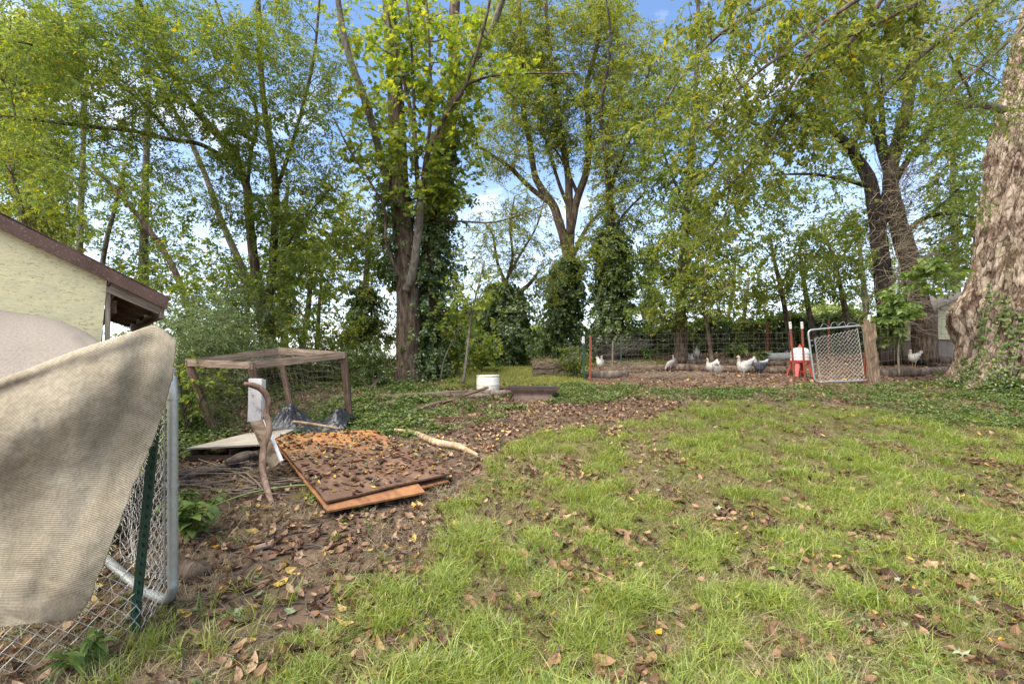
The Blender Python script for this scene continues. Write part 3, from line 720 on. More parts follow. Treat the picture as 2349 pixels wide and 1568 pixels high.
# the part that lies folded behind, up to the shed wall
T2 = [(-260, 660, 3.0), (-100, 690, 2.9), (0, 712, 2.85), (90, 726, 2.85), (150, 742, 2.8), (200, 765, 2.7), (236, 792, 2.55)]
B2 = [(-260, 975, 2.0), (-60, 905, 2.06), (60, 862, 2.12), (180, 814, 2.22), (215, 803, 2.3), (232, 796, 2.4), (240, 794, 2.5)]
S2 = coons(T2, B2, [(-260, 660, 3.0), (-262, 800, 2.5), (-260, 975, 2.0)], [(236, 792, 2.55), (238, 793, 2.52), (240, 794, 2.5)], 50, 90)
S2[..., 2] += (fbm(S2[..., 0] / 80, S2[..., 1] / 60, 15, 3) - .5) * .10
mt2, t, b = mat('woven_grey_cloth')
uv = node(t, 'ShaderNodeUVMap'); uv.uv_map = 'weave'; mpn = node(t, 'ShaderNodeMapping'); t.links.new(uv.outputs[0], mpn.inputs[0]); mpn.inputs['Rotation'].default_value = (0, 0, .5)
w1 = wave(44, 'Y', 1.5); n1 = node(t, 'ShaderNodeTexNoise'); n1.inputs['Scale'].default_value = 70; t.links.new(mpn.outputs[0], n1.inputs[0])
c = ramp(t, w1, [(.12, .10, .08), (.23, .195, .155)]); c = mixc_(t, .5, c, ramp(t, n1.outputs['Fac'], [(.6, .58, .6), (1, 1, 1)], [.35, .6]), 'MULTIPLY')
t.links.new(c, b.inputs['Base Color']); b.inputs['Roughness'].default_value = .9; bump(t, b, w1, .4, .003)
cloth('back_cloth', from_v(S2), 1.4, .5, mt2)
# frayed threads on the torn edge
mb = MB()
for i in range(0, n_ - 3):
    if random.random() < .8:
        p = Vector(V[i, -1]); q = p + Vector((random.uniform(.002, .016), random.uniform(-.01, .01), -random.uniform(.0, .014))); mb.tube([p, (p + q) / 2 + Vector((0, 0, .003)), q], .0012, 3, cap=False)
M_thread = plain('frayed_thread', (.55, .52, .30), .9, var=.3)
mb.build('frayed_edge', M_thread, tarp, kind='stuff')

# shed ---------------------------------------------------------------------------
C0 = P(245, 650, 3.4); wd = Vector((1, .919, 0)).normalized(); dd = Vector((-.919, 1, 0)).normalized(); nr = Vector((wd.y, -wd.x, 0))   # nr faces the camera
def W_(s, z, off=0.0): q = Vector((C0.x, C0.y, 0)) + wd * s + nr * off; return Vector((q.x, q.y, z))
gzs = gzf(C0.x, C0.y)
shed = thing('garden_shed', 'pale yellow shed with a brown metal roof edge behind the tan tarp', 'shed', (C0.x, C0.y, gzs))
def s_at(vx):
    k = (vx - CX) / FOC; return (k * C0.y - C0.x) / (wd.x - k * wd.y)
def zt(vx, vy): s = s_at(vx); q = W_(s, 0); return s, CAMZ + (HY - vy) / FOC * q.y
sL = s_at(-260)
def line(vx0, vy0, vx1, vy1):
    a, za = zt(vx0, vy0); c_, zc = zt(vx1, vy1); return lambda s: za + (zc - za) * (s - a) / (c_ - a)
rake_low = line(0, 525, 245, 647)           # lower edge of trim over the wall
seam = line(0, 627, 241, 672)
m_osb, t, b = mat('painted_strand_board')
f = noise_out(t, 17, (1, 1, 3.2), 5, .62, dist=2.2); g_ = noise_out(t, 5, (1, 1, 1.3), 4, .6)
c = ramp(t, f, [(.22, .17, .08), (.64, .56, .31), (.76, .68, .41)], [.33, .42, .70]); c = mixc_(t, ramp(t, g_, [(0, 0, 0), (.55, .55, .55)], [.45, .7]), c, (.50, .47, .30))
t.links.new(c, b.inputs['Base Color']); b.inputs['Roughness'].default_value = .7
vo = node(t, 'ShaderNodeTexVoronoi'); vo.inputs['Scale'].default_value = 38; tcx = node(t, 'ShaderNodeTexCoord'); mq = node(t, 'ShaderNodeMapping'); mq.inputs['Scale'].default_value = (1, 1, 2.4); mq.inputs['Rotation'].default_value = (.5, .4, .2)
t.links.new(tcx.outputs['Object'], mq.inputs[0]); t.links.new(mq.outputs[0], vo.inputs[0]); bump(t, b, mixc_(t, .5, vo.outputs['Color'], f), .6, .006)
mb = MB(); mb.prism([W_(sL, rake_low(sL) + .02), W_(0, rake_low(0) + .02), W_(-.006, seam(-.006) - .03), W_(sL, seam(sL) - .03)], -nr * .010); mb.build('upper_wall_panel', m_osb, shed)
mb = MB(); lean = s_at(222) * .55
mb.prism([W_(sL, seam(sL) - .003, .004), W_(-.006, seam(-.006) - .003, .004), W_(lean - .004, C0.z - .45, .004), W_(lean * 1.2, gzs - .1, .004), W_(sL, gzs - .1, .004)], -nr * .016); mb.build('lower_wall_panel', m_osb, shed)
m_raw = wood('weathered_timber', [(.07, .05, .035), (.17, .13, .095), (.27, .215, .16), (.40, .34, .27)])
def board(name, a, b_, w, th, m, parent, up=(0, 0, 1), jag=0, **tags):
    """a plank with its grain along its own length"""
    a, b_ = Vector(a), Vector(b_); L = (b_ - a).length; x_ = (b_ - a).normalized(); y_ = Vector(up).cross(x_)
    if y_.length < 1e-4: y_ = Vector((0, 1, 0)).cross(x_)
    y_.normalize(); z_ = x_.cross(y_); mb = MB(); k = max(2, int(L / .12))
    rs = random.Random(int(L * 1000) + int(w * 1e4)); V_ = []
    for i in range(k + 1):
        X_ = -L / 2 + L * i / k; j = lambda: rs.uniform(-1, 1) * (jag + .0012)
        V_.append([(X_, -w / 2 + j(), -th / 2 + j()), (X_, w / 2 + j(), -th / 2 + j()), (X_, w / 2 + j(), th / 2 + j()), (X_, -w / 2 + j(), th / 2 + j())])
    V_ = np.array(V_).reshape(-1, 3); F = []
    for i in range(k):
        for q in range(4): F.append((i * 4 + q, i * 4 + (q + 1) % 4, i * 4 + 4 + (q + 1) % 4, i * 4 + 4 + q))
    F += [(3, 2, 1, 0), (k * 4, k * 4 + 1, k * 4 + 2, k * 4 + 3)]
    mb.add(V_, F); me = mb.mesh(name, m); o = bpy.data.objects.new(name, me); COL.objects.link(o)
    Mx = Matrix((x_, y_, z_)).transposed().to_4x4(); Mx.translation = (a + b_) / 2; put(o, parent, Mx)
    for q, s in tags.items(): o[q] = s
    return o
board('corner_trim', W_(.006, rake_low(0) - .03, -.01), W_(lean + .02, gzs - .1, -.01), .03, .02, m_raw, shed, up=tuple(nr))
# rake trim and metal roof
sE = s_at(386); rt_t = line(0, 490, 386, 684); rt_b = line(0, 524, 370, 702)
m_brown, t, b = mat('brown_metal_trim')
f = noise_out(t, 9, (1, 1, 1), 4, .6); c = ramp(t, f, [(.08, .042, .028), (.115, .063, .044), (.14, .08, .058)], [.3, .5, .8]); c = mixc_(t, ramp(t, noise_out(t, 80, (1, 1, 1), 2, .5), [(0, 0, 0), (.6, .6, .6)], [.60, .72]), c, (.30, .24, .21))
c = mixc_(t, ramp(t, noise_out(t, 5, (1, 1, 1), 3, .5), [(0, 0, 0), (.55, .55, .55)], [.62, .74]), c, (.55, .53, .5))
t.links.new(c, b.inputs['Base Color']); b.inputs['Roughness'].default_value = .55; b.inputs['Specular IOR Level'].default_value = .3
mb = MB(); mb.prism([W_(sL, rt_t(sL), .05), W_(sE, rt_t(sE), .05), W_(sE - .012, rt_b(sE), .05), W_(sL, rt_b(sL), .05)], -nr * .012)
mb.prism([W_(sL, rt_b(sL) + .004, .058), W_(sE - .014, rt_b(sE) + .004, .058), W_(sE - .014, rt_b(sE) - .006, .058), W_(sL, rt_b(sL) - .006, .058)], -nr * .022)
mb.build('rake_trim', m_brown, shed)
DEP = 2.4
mb = MB()
for i in range(12):   # ribbed roof sheet running back
    a0, a1 = -.02 - nr.y * 0 + DEP * i / 12 * -1, 0
    o0 = .05 - DEP * i / 12; o1 = .05 - DEP * (i + 1) / 12
    mb.prism([W_(sL, rt_t(sL) + .003, o0), W_(sE + .01, rt_t(sE + .01) + .003, o0), W_(sE + .01, rt_t(sE + .01) - .012, o0), W_(sL, rt_t(sL) - .012, o0)], -nr * (DEP / 12 - .02))
    mb.prism([W_(sL, rt_t(sL) + .02, o1 + .02), W_(sE + .01, rt_t(sE + .01) + .02, o1 + .02), W_(sE + .01, rt_t(sE + .01) - .012, o1 + .02), W_(sL, rt_t(sL) - .012, o1 + .02)], -nr * .02)
mb.build('roof_sheet', m_brown, shed)
# eave frame: rafter end, fascia, soffit boards, side wall
board('rafter_end', W_(.01, rake_low(0.01) - .035, .0), W_(sE - .05, rt_b(sE - .05) - .035, .0), .035, .065, m_raw, shed)
board('eave_fascia', W_(sE - .04, rt_b(sE) - .03, .02), W_(sE - .04, rt_b(sE) - .03, -DEP + .1), .03, .075, m_raw, shed)
m_dk = wood('dark_stained_timber', [(.03, .018, .01), (.08, .045, .028), (.14, .085, .055), (.22, .15, .10)])
board('eave_ledger', W_(.04, rt_b(sE) + .0, -.03), W_(.04, rt_b(sE) + .0, -DEP + .1), .03, .09, m_dk, shed)
for i in range(4):
    o_ = -.35 - .6 * i; board('rafter_end', W_(.06, rake_low(.06) - .05, o_), W_(sE - .06, rt_b(sE - .06) - .03, o_), .035, .07, m_dk, shed)
for i in range(5):
    s0 = .03 + i * (sE - .06) / 5; w_ = (sE - .06) / 5 - .006
    board('soffit_board', W_(s0 + w_ / 2, rt_t(s0 + w_ / 2) - .035, -.02), W_(s0 + w_ / 2, rt_t(s0 + w_ / 2) - .035, -DEP + .1), w_, .008, m_raw, shed)
mb = MB(); mb.prism([W_(-.03, rake_low(0), -.02), W_(-.03, rake_low(0), -DEP), W_(-.03, gzs - .1, -DEP), W_(-.03, gzs - .1, -.02)], wd * -.016); mb.build('side_wall_panel', m_dk, shed)
mb = MB(); mb.prism([W_(sL, rt_t(sL) - .02, -DEP), W_(-.03, rt_t(0) - .02, -DEP), W_(-.03, gzs - .1, -DEP), W_(sL, gzs - .1, -DEP)], -nr * .016); mb.build('back_wall_panel', m_osb, shed)

# ---------------------------------------------------------------- wire pen of old timber
m_old = wood('old_grey_timber', [(.075, .05, .035), (.17, .12, .085), (.28, .21, .155), (.40, .33, .26)])
m_oldb = wood('old_brown_timber', [(.04, .025, .018), (.10, .065, .045), (.17, .115, .08), (.27, .20, .15)])
c_l, c_n, c_r, c_b = P(432, 832, 6.2), P(578, 838, 5.75), P(788, 814, 6.4), P(640, 804, 6.9)
f_l, f_n, f_r, f_b = G(492, 992), G(604, 1012), G(803, 972), G(672, 958)
pen = thing('wire_pen', 'leaning timber and wire pen frame behind the white board', 'pen', f_n)
for a, b_, w_ in ((f_l, c_l, .085), (f_n, c_n, .085), (f_r, c_r, .085), (f_b, c_b, .07)):
    board('post', a - (b_ - a).normalized() * .08, b_ + (b_ - a).normalized() * -.02, w_, w_ * .55, m_oldb, pen, up=(0, 1, 0), jag=.003)
for a, b_ in ((c_l, c_n), (c_n, c_r), (c_r, c_b), (c_b, c_l)):
    e = (b_ - a).normalized() * .03; board('top_rail', a - e, b_ + e, .04, .085, m_old, pen, jag=.002)
mid_l = f_n.lerp(f_r, .5) 
def quad_grid(mb, a, b_, c_, d_, nu, nv, r, sag=.0, seed=0, n=3):
    """rectangular wire mesh over the quad a b (bottom) d c (top)"""
    a, b_, c_, d_ = map(Vector, (a, b_, c_, d_))
    def q(u, v):
        p = a.lerp(b_, u).lerp(d_.lerp(c_, u), v); return p + Vector((mnoise.noise(Vector((u * 6, v * 5, seed))), mnoise.noise(Vector((u * 6, v * 5, seed + 5))), mnoise.noise(Vector((u * 6, v * 5, seed + 9))))) * sag
    for i in range(nu + 1): mb.tube([q(i / nu, j / 8) for j in range(9)], r, n, cap=False)
    for j in range(nv + 1): mb.tube([q(i / 14, j / nv) for i in range(15)], r, n, cap=False)
mb = MB()
quad_grid(mb, f_l, f_n, c_n, c_l, 14, 11, .0012, .05, 1); quad_grid(mb, f_n, f_r, c_r, c_n, 18, 11, .0012, .05, 2); quad_grid(mb, f_b, f_r, c_r, c_b, 16, 12, .0014, .04, 3); quad_grid(mb, f_l, f_b, c_b, c_l, 14, 12, .0014, .04, 4)
quad_grid(mb, c_l, c_n, c_r, c_b, 18, 16, .0014, .02, 6)
mb.build('wire_mesh', M_rwire, pen, kind='stuff')

# white board standing on its sloping crate --------------------------------------
m_wp, t, b = mat('chipped_white_paint')
f = noise_out(t, 7, (1, 1, 1.4), 8, .75); c = ramp(t, f, [(.10, .06, .045), (.62, .60, .58), (.78, .77, .76)], [.36, .43, .7])
t.links.new(c, b.inputs['Base Color']); b.inputs['Roughness'].default_value = .6; bump(t, b, f, .3, .003)
m_mold = wood('mouldy_board', [(.05, .035, .022), (.17, .12, .08), (.33, .26, .18), (.50, .43, .33)], scale=4, stretch=(1, 2.5, 2.5))
foot = G(622, 1078)
cr_ = thing('broken_cabinet', 'upright broken cabinet side with chipped white paint leaning by the orange plywood', 'board', foot)
dW = 4.95
board('white_panel', P(585, 966, dW), P(587, 868, dW), .135, .035, m_wp, cr_, up=(0, -1, 0))
board('side_panel', P(601, 955, dW + .06), P(602, 871, dW + .06), .10, .02, m_wp, cr_, up=(1, 0, 0))
mb = MB()
mb.prism([P(573, 967, dW - .05), P(603, 962, dW - .05), P(642, 1058, dW - .28), P(622, 1078, dW - .3), P(607, 1050, dW - .2)], (-.02, .09, .0)); mb.build('sloping_panel', m_mold, cr_)
mb = MB(); mb.prism([P(603, 962, dW - .06), P(604.5, 962, dW - .06), P(643.5, 1056, dW - .29), P(642, 1060, dW - .29)], (.012, .03, .0)); mb.build('white_edge', m_wp, cr_)

# crooked branch leaning in front
def stick(name, label, cat, pts, r, m, n=8, nz=.12, k=5, cap=True, smooth=True, **kw):
    pp = smooth_path(pts, k); rr = np.interp(np.linspace(0, 1, len(pp)), np.linspace(0, 1, len(r)), r)
    mb = MB(); mb.tube(pp, rr, n, nz=nz, seed=random.randint(0, 99)); o = mb.build(name, m, None, smooth=smooth); tag(o, label, cat, kw.get('group')); return o
M_stick = barkmat('peeled_branch', [(.10, .06, .04), (.20, .13, .09), (.32, .22, .16), (.42, .32, .24)], bs=.5, bd=.012)
M_logp = barkmat('peeled_log', [(.16, .09, .05), (.33, .22, .13), (.45, .33, .21), (.55, .44, .31)], bs=.5, bd=.012)
M_log = barkmat('grey_log', [(.05, .04, .03), (.13, .10, .08), (.23, .18, .14), (.33, .27, .22)], bs=.9)
gs = G(632, 1165)
stick('crooked_branch', 'crooked bare branch leaning against the white cabinet side', 'branch', [P(561, 881, 4.75), P(578, 883, 4.75), P(600, 893, 4.76), P(615, 918, 4.76), P(611, 948, 4.75), P(618, 985, 4.7), P(604, 1030, 4.62), P(602, 1075, 4.5), P(610, 1112, 4.4), P(618, 1140, 4.3), gs + Vector((0, 0, -.02))], [.022, .028, .031, .030, .030, .029, .031, .030, .028, .025, .02], M_stick, n=10)

# low nest box
def boxpt(vx, vy, d): return P(vx, vy, d)
nb = thing('nest_box', 'low grey plywood topped box with dark openings behind the brush pile', 'box', G(500, 1058))
zg = G(440, 1056); y0, y1 = zg.y, zg.y + .78; xl, xr = zg.x, P(598, 1050, y0).x
zf, zb = P(430, 1030, y0).z, P(470, 996, y1).z; zb = max(zb, zf + .02)
m_ply = wood('grey_plywood', [(.20, .17, .13), (.33, .29, .23), (.42, .38, .31), (.50, .46, .39)], scale=4, stretch=(1, 4, 4), bs=.2)
mb = MB(); mb.prism([(xl - .05, y0 - .04, zf), (xr + .03, y0 - .03, zf + .045), (xr + .02, y1, zb + .05), (xl + .18, y1, zb)], (0, 0, .018)); mb.build('lid', m_ply, nb)
for x_ in (xl, (xl * .45 + xr * .55), xr - .03):
    board('side_board' if x_ != (xl * .45 + xr * .55) else 'divider', (x_, y0 + .0, (zg.z + zf) / 2), (x_, y1 - .05, (zg.z + zf) / 2), .02, zf - zg.z - .005, m_oldb, nb)
board('front_rail', (xl - .02, y0 - .015, zg.z + .03), (xr, y0 - .015, zg.z + .04), .02, .05, m_oldb, nb)
board('back_board', (xl, y1 - .03, (zg.z + zf) / 2), (xr, y1 - .03, (zg.z + zf) / 2), .015, zf - zg.z, m_dk, nb)

# plywood sheets --------------------------------------------------------------------
m_or, t, b = mat('wet_orange_plywood')
f = noise_out(t, 3.0, (1, 3, 1), 6, .6, dist=.3); g_ = noise_out(t, 1.5, (1, 1, 1), 5, .65)
wet = ramp(t, f, [(.17, .075, .03), (.32, .145, .05), (.44, .22, .08)], [.3, .5, .75]); dirt = ramp(t, f, [(.055, .028, .017), (.115, .063, .038), (.19, .115, .075)], [.3, .5, .75])
tcx = node(t, 'ShaderNodeTexCoord'); sp = node(t, 'ShaderNodeSeparateXYZ'); t.links.new(tcx.outputs['Object'], sp.inputs[0])
ad = node(t, 'ShaderNodeMath', operation='MULTIPLY_ADD'); ad.inputs[1].default_value = .42; t.links.new(sp.outputs['X'], ad.inputs[0]); t.links.new(g_, ad.inputs[2])
c = mixc_(t, ramp(t, ad.outputs[0], [(1, 1, 1), (0, 0, 0)], [.56, .80]), wet, dirt)
t.links.new(c, b.inputs['Base Color']); b.inputs['Roughness'].default_value = .6; bump(t, b, f, .2, .004)
m_or2, t, b = mat('orange_plywood'); f = noise_out(t, 3.0, (1, 3, 1), 6, .6, dist=.3); c = ramp(t, f, [(.11, .05, .025), (.24, .105, .04), (.34, .165, .065)], [.3, .5, .75]); t.links.new(c, b.inputs['Base Color']); b.inputs['Roughness'].default_value = .7; bump(t, b, f, .3, .005)
def sheet(name, label, corners, th, m, nu=30, nv=14, sag=.01):
    nl, nr_, fr, fl = [Vector(c_) for c_ in corners]; x_ = ((fl - nl) + (fr - nr_)).normalized(); y_ = ((nr_ - nl) + (fr - fl)); z_ = x_.cross(y_).normalized(); z_ = -z_ if z_.z < 0 else z_; y_ = z_.cross(x_).normalized()
    o_ = (nl + nr_ + fr + fl) / 4; Mx = Matrix((x_, y_, z_)).transposed().to_4x4(); Mx.translation = o_; inv = Mx.inverted(); rs = random.Random(3)
    tp = np.array([[tuple(inv @ (nl.lerp(nr_, j / nv).lerp(fl.lerp(fr, j / nv), i / nu)) + Vector((rs.uniform(-.004, .004) * (j in (0, nv)), rs.uniform(-.004, .004) * (j in (0, nv)), sag * mnoise.noise(Vector((i * .15, j * .2, 2)))))) for j in range(nv + 1)] for i in range(nu + 1)])
    mb = MB(); mb.grid(tp[::-1]); bt = tp.copy(); bt[..., 2] -= th; mb.grid(bt)
    for e0, e1 in ((tp[0], bt[0]), (tp[-1], bt[-1]), (tp[:, 0], bt[:, 0]), (tp[:, -1], bt[:, -1])): mb.grid(np.stack([e0, e1]))
    me = mb.mesh(name, m); o = bpy.data.objects.new(name, me); COL.objects.link(o); put(o, None, Mx); tag(o, label, 'plywood', 'stacked orange plywood sheets'); return o, Mx, tp
hh = .13
def lift(v, dz): return Vector((v.x, v.y, v.z + dz))
n1_, n2_, f2_, f1_ = GH(748, 1148, .13), GH(1040, 1083, .12), GH(856, 984, .12), GH(622, 1000, .12)
top_sheet, MS, tps = sheet('plywood_sheet', 'leaf strewn top plywood sheet, orange at its far end', (n1_, n2_, f2_, f1_), .016, m_or)
l1_, l2_, l3_, l4_ = GH(750, 1171, .085), GH(976, 1127, .085), GH(850, 996, .08), GH(625, 1010, .08)
sheet('plywood_sheet', 'bare orange plywood sheet under the leaf strewn one', (l1_, l2_, lift(l3_, -.01), l4_), .016, m_or2, sag=0)
k1_, k2_ = GH(880, 1137, .075), GH(1030, 1097, .07)
sheet('plywood_sheet', 'lowest plywood sheet, its corner showing beyond the other two', (lift(k1_, -.012), lift(k2_, -.022), lift(l3_, -.035), lift(l4_, -.03)), .014, m_or2, sag=0)
for i, t_ in enumerate((.1, .5, .88)):   # battens that carry them
    a, b_ = n1_.lerp(f1_, t_), n2_.lerp(f2_, t_); zc = min(gzf(a.x, a.y), gzf(b_.x, b_.y)) - .02
    a2 = Vector((a.x + .04, a.y, 0)); b2 = Vector((b_.x - .05, b_.y, 0)); a2.z = a.z - .085; b2.z = b_.z - .085
    o = board('support_batten', a2, b2, .07, .05, m_dk, None); tag(o, 'dark batten under the plywood sheets, %s of three' % ('nearest', 'middle', 'farthest')[i], 'batten')
# leaves on the sheet
gl = ('small dead leaf lying on top of the leaf strewn plywood', 'leaves on the plywood')
pl_rest = {'brown': [], 'yellow': [], 'pale': [], 'lit': []}
cnt = 0
for i in range(1100):
    u, v = random.random() ** .85, random.random()
    if random.random() > .35 + .65 * (1 - abs(u - .45) * 1.6): continue
    fi, fj = u * 30, v * 14; i0, j0 = min(int(fi), 29), min(int(fj), 13)
    p = MS @ Vector(tps[i0, j0]).lerp(Vector(tps[i0 + 1, j0]), fi - i0).lerp(Vector(tps[i0, j0 + 1]).lerp(Vector(tps[i0 + 1, j0 + 1]), fi - i0), fj - j0) + Vector((0, 0, .006))
    r_ = random.random(); kd = 'brown' if r_ < .74 else ('yellow' if r_ < .88 else 'pale')
    if cnt < 36 and u < .4 and random.random() < .4:
        cnt += 1; Mq = Matrix.Translation(p + Vector((0, 0, .006))) @ Euler((random.gauss(0, .2), random.gauss(0, .2), random.uniform(0, 6.28))).to_matrix().to_4x4() @ Matrix.Scale(random.uniform(.5, .8), 4)
        fallen(kd, p.x, p.y, 1, Mq, {'brown': ('brown dead leaf lying on the leaf strewn plywood sheet', 'brown leaves on the plywood'), 'yellow': ('yellow leaf lying on the leaf strewn plywood sheet', 'yellow leaves on the plywood'), 'pale': ('pale lobed leaf lying on the leaf strewn plywood sheet', 'pale leaves on the plywood')}[kd])
    else: pl_rest[kd].append(p)
for kd in ('brown', 'yellow', 'pale'):
    q = pl_rest[kd]; scatter('plywood_leaf_litter', 'dead_' + kd, [tuple(p) for p in q], rand_rot(len(q), .22), RNG.uniform(.28, .65, len(q)), kind='stuff', label='small %s leaves strewn over the plywood' % kd, category='leaf litter')

# black plastic sheet
m_blk, t, b = mat('black_plastic_sheet'); b.inputs['Base Color'].default_value = (.028, .03, .034, 1); b.inputs['Roughness'].default_value = .32; b.inputs['Specular IOR Level'].default_value = .6
bump(t, b, noise_out(t, 9, (1, 1, 1), 5, .55, dist=1.5), .5, .03)
a_l, a_r = G(612, 996), G(792, 990)
U, Vv = np.meshgrid(np.linspace(0, 1, 110), np.linspace(0, 1, 46), indexing='ij')
xs = a_l.x + (a_r.x - a_l.x) * U + .02 * np.sin(Vv * 9); ys = a_l.y + .05 + (a_r.y - a_l.y) * U + (Vv - .3) * .62
hb = (np.exp(-((U - .18) / .16) ** 2) * .19 + np.exp(-((U - .85) / .12) ** 2) * .15 + .05) * np.sin(np.pi * np.clip(Vv, 0, 1)) ** .7
cr1 = np.abs(fbm(U * 9 + Vv * 3, Vv * 5 - U * 3, 4, 4) - .5) * .16 + np.abs(fbm(U * 16 - Vv * 4, Vv * 10, 14, 3) - .5) * .07
zs = gz(xs, ys) + .02 + hb + cr1 * (.35 + hb * 4)
mb = MB(); mb.grid(np.stack([xs, ys, zs], -1)); o = mb.build('plastic_sheet', m_blk, None, smooth=True); tag(o, 'crumpled black plastic sheet on the ground behind the orange plywood', 'plastic sheet')
stick('stick', 'short smooth stick lying on the crumpled black plastic', 'stick', [P(672, 966, 6.05), P(720, 973, 6.05), P(785, 984, 6.1)], [.017, .02, .014], M_logp)

# logs and planks ---------------------------------------------------------------------
def glog(name, label, vps, rs, m, lift_=.6, n=10, nz=.16, cat='log', **kw):
    pts = []
    for (vx, vy), r in zip(vps, rs): g = G(vx, vy); pts.append(g + Vector((0, 0, r * lift_)))
    return stick(name, label, cat, pts, rs, m, n=n, nz=nz, **kw)
glog('peeled_log', 'pale peeled branch on the soil right of the orange plywood', [(905, 992), (950, 1000), (1000, 1022), (1050, 1032), (1095, 1048)], [.028, .036, .042, .04, .02], M_logp, lift_=1.0)
glog('fork_stub', 'short side fork of the pale peeled branch', [(1015, 1025), (1045, 1022), (1075, 1026)], [.03, .022, .012], M_logp, lift_=1.2, cat='branch')
def gplank(label, a, b_, w, th, m, dz=.03, name='plank', da=0):
    pa, pb = G(*a), G(*b_); o = board(name, lift(pa, dz + da), lift(pb, dz), w, th, m, None, jag=.006); tag(o, label, 'plank'); return o
gplank('long weathered plank lying in the ivy below the big twin trunk', (862, 915), (1092, 903), .12, .07, m_old)
gplank('weathered plank slanting out of the ivy towards the white barrel', (916, 958), (1020, 925), .10, .05, m_oldb)
o = board('plank', lift(G(1015, 928), .04), P(1116, 889, 7.1), .08, .035, m_oldb, None, jag=.005); tag(o, 'thin plank propped up in front of the white barrel', 'plank')
gplank('dark rotten plank lying right of the wire pen post', (828, 972), (1076, 964), .10, .05, m_dk)
glog('grey_log', 'grey split log lying in front of the white barrel', [(1080, 905), (1130, 908), (1175, 906)], [.05, .07, .05], M_log, nz=.25)
glog('grey_log', 'grey split log beside the rusty trough, left of it', [(1050, 918), (1090, 912), (1130, 910)], [.03, .05, .03], M_log, nz=.25)
glog('bark_log', 'dark rotten bark log behind the pipe gate on the soil', [(340, 1325), (400, 1318), (450, 1322), (484, 1314)], [.06, .075, .06, .03], M_bark, nz=.35, n=14)
glog('bark_log', 'short rotten bark chunk lying in the ivy left of the planks', [(862, 936), (890, 934), (916, 930)], [.04, .06, .03], M_bark, nz=.35)
wp = G(605, 1262); o = board('wood_block', wp + Vector((-.06, -.03, .02)), wp + Vector((.03, .05, .03)), .07, .02, m_old, None); tag(o, 'small square wood chip on the leaf litter', 'wood chip')
for i, (vps, rs, lb) in enumerate([
    ([(345, 1108), (430, 1096), (520, 1080), (590, 1070)], [.03, .035, .03, .02], 'thick dead limb in the brush pile before the nest box'),
    ([(400, 1118), (470, 1095), (560, 1085)], [.028, .03, .02], 'second dead limb in the brush pile, below the thick one'),
    ([(520, 1085), (555, 1072), (590, 1060)], [.045, .05, .04], 'short thick log under the left edge of the plywood'),
    ([(350, 1140), (420, 1120), (520, 1118)], [.02, .022, .012], 'thin bent limb low in the brush pile')]):
    glog('dead_limb', lb, vps, rs, M_log, lift_=1.4 + .4 * i, cat='branch')
# brush of thin twigs
mb = MB(); rs = random.Random(4)
for i in range(60):
    g = G(rs.uniform(400, 640), rs.uniform(1078, 1140)); L = rs.uniform(.2, .8); a_ = rs.uniform(-1.1, 1.1) + (math.pi if rs.random() < .5 else 0); el = rs.uniform(-.02, .25)
    pts = [g + Vector((0, 0, .03))]; 
    for s in range(5): a_ += rs.uniform(-.2, .2); pts.append(pts[-1] + Vector((math.cos(a_), math.sin(a_) * .8, el * rs.uniform(.3, 1))) * L / 5)
    mb.tube(pts, np.linspace(.006, .0018, 6) * rs.uniform(.5, 1.2), 4)
mb.build('brush_pile', M_twigp, None, kind='stuff', label='tangle of thin dead twigs in front of the nest box', category='brush')
for i, (a, b_, c_, lb) in enumerate([((455, 1060), (540, 1095), (625, 1140), 'long pale twig crossing the brush pile'), ((560, 1090), (590, 1120), (618, 1150), 'short pale twig by the foot of the crooked branch')]):
    glog('twig', lb, [a, b_, c_], [.006, .008, .004], M_twigp, lift_=6, n=5, cat='twig')
M_cane = plain('green_cane', (.14, .20, .05), .5, var=.4)
M_pipe = plain('black_pipe', (.02, .02, .022), .5, var=.3)
stick('green_cane', 'long thin green cane lying from the weeds to the plywood corner', 'cane', [G(482, 1172, .03), G(560, 1150, .06), G(640, 1138, .08), G(730, 1130, .08)], [.006, .008, .009, .008], M_cane, n=6, nz=.05)
stick('black_hose', 'thin black pipe on the litter behind the green cane', 'pipe', [G(530, 1135, .03), G(600, 1128, .03), G(690, 1112, .03)], [.008, .008, .008], M_pipe, n=6, nz=0)
for vps, lb, m in (([(810, 1325), (870, 1305), (935, 1292)], 'thin dark twig on the soil near the lawn edge', M_twig), ([(820, 1280), (890, 1276), (962, 1274)], 'straight dark twig at the lawn edge below the plywood', M_twig),
                   ([(2070, 1240), (2130, 1232), (2170, 1218), (2180, 1185), (2198, 1150)], 'bent pinkish twig standing in the lawn on the right', M_stick), ([(1520, 1358), (1548, 1330), (1580, 1300)], 'short broken stick in the middle of the lawn', M_twigp),
                   ([(700, 1255), (740, 1262), (760, 1290)], 'small crooked twig in the leaf litter', M_twig)):
    glog('twig', lb, vps, [.005] * len(vps), m, lift_=5, n=5, cat='twig')

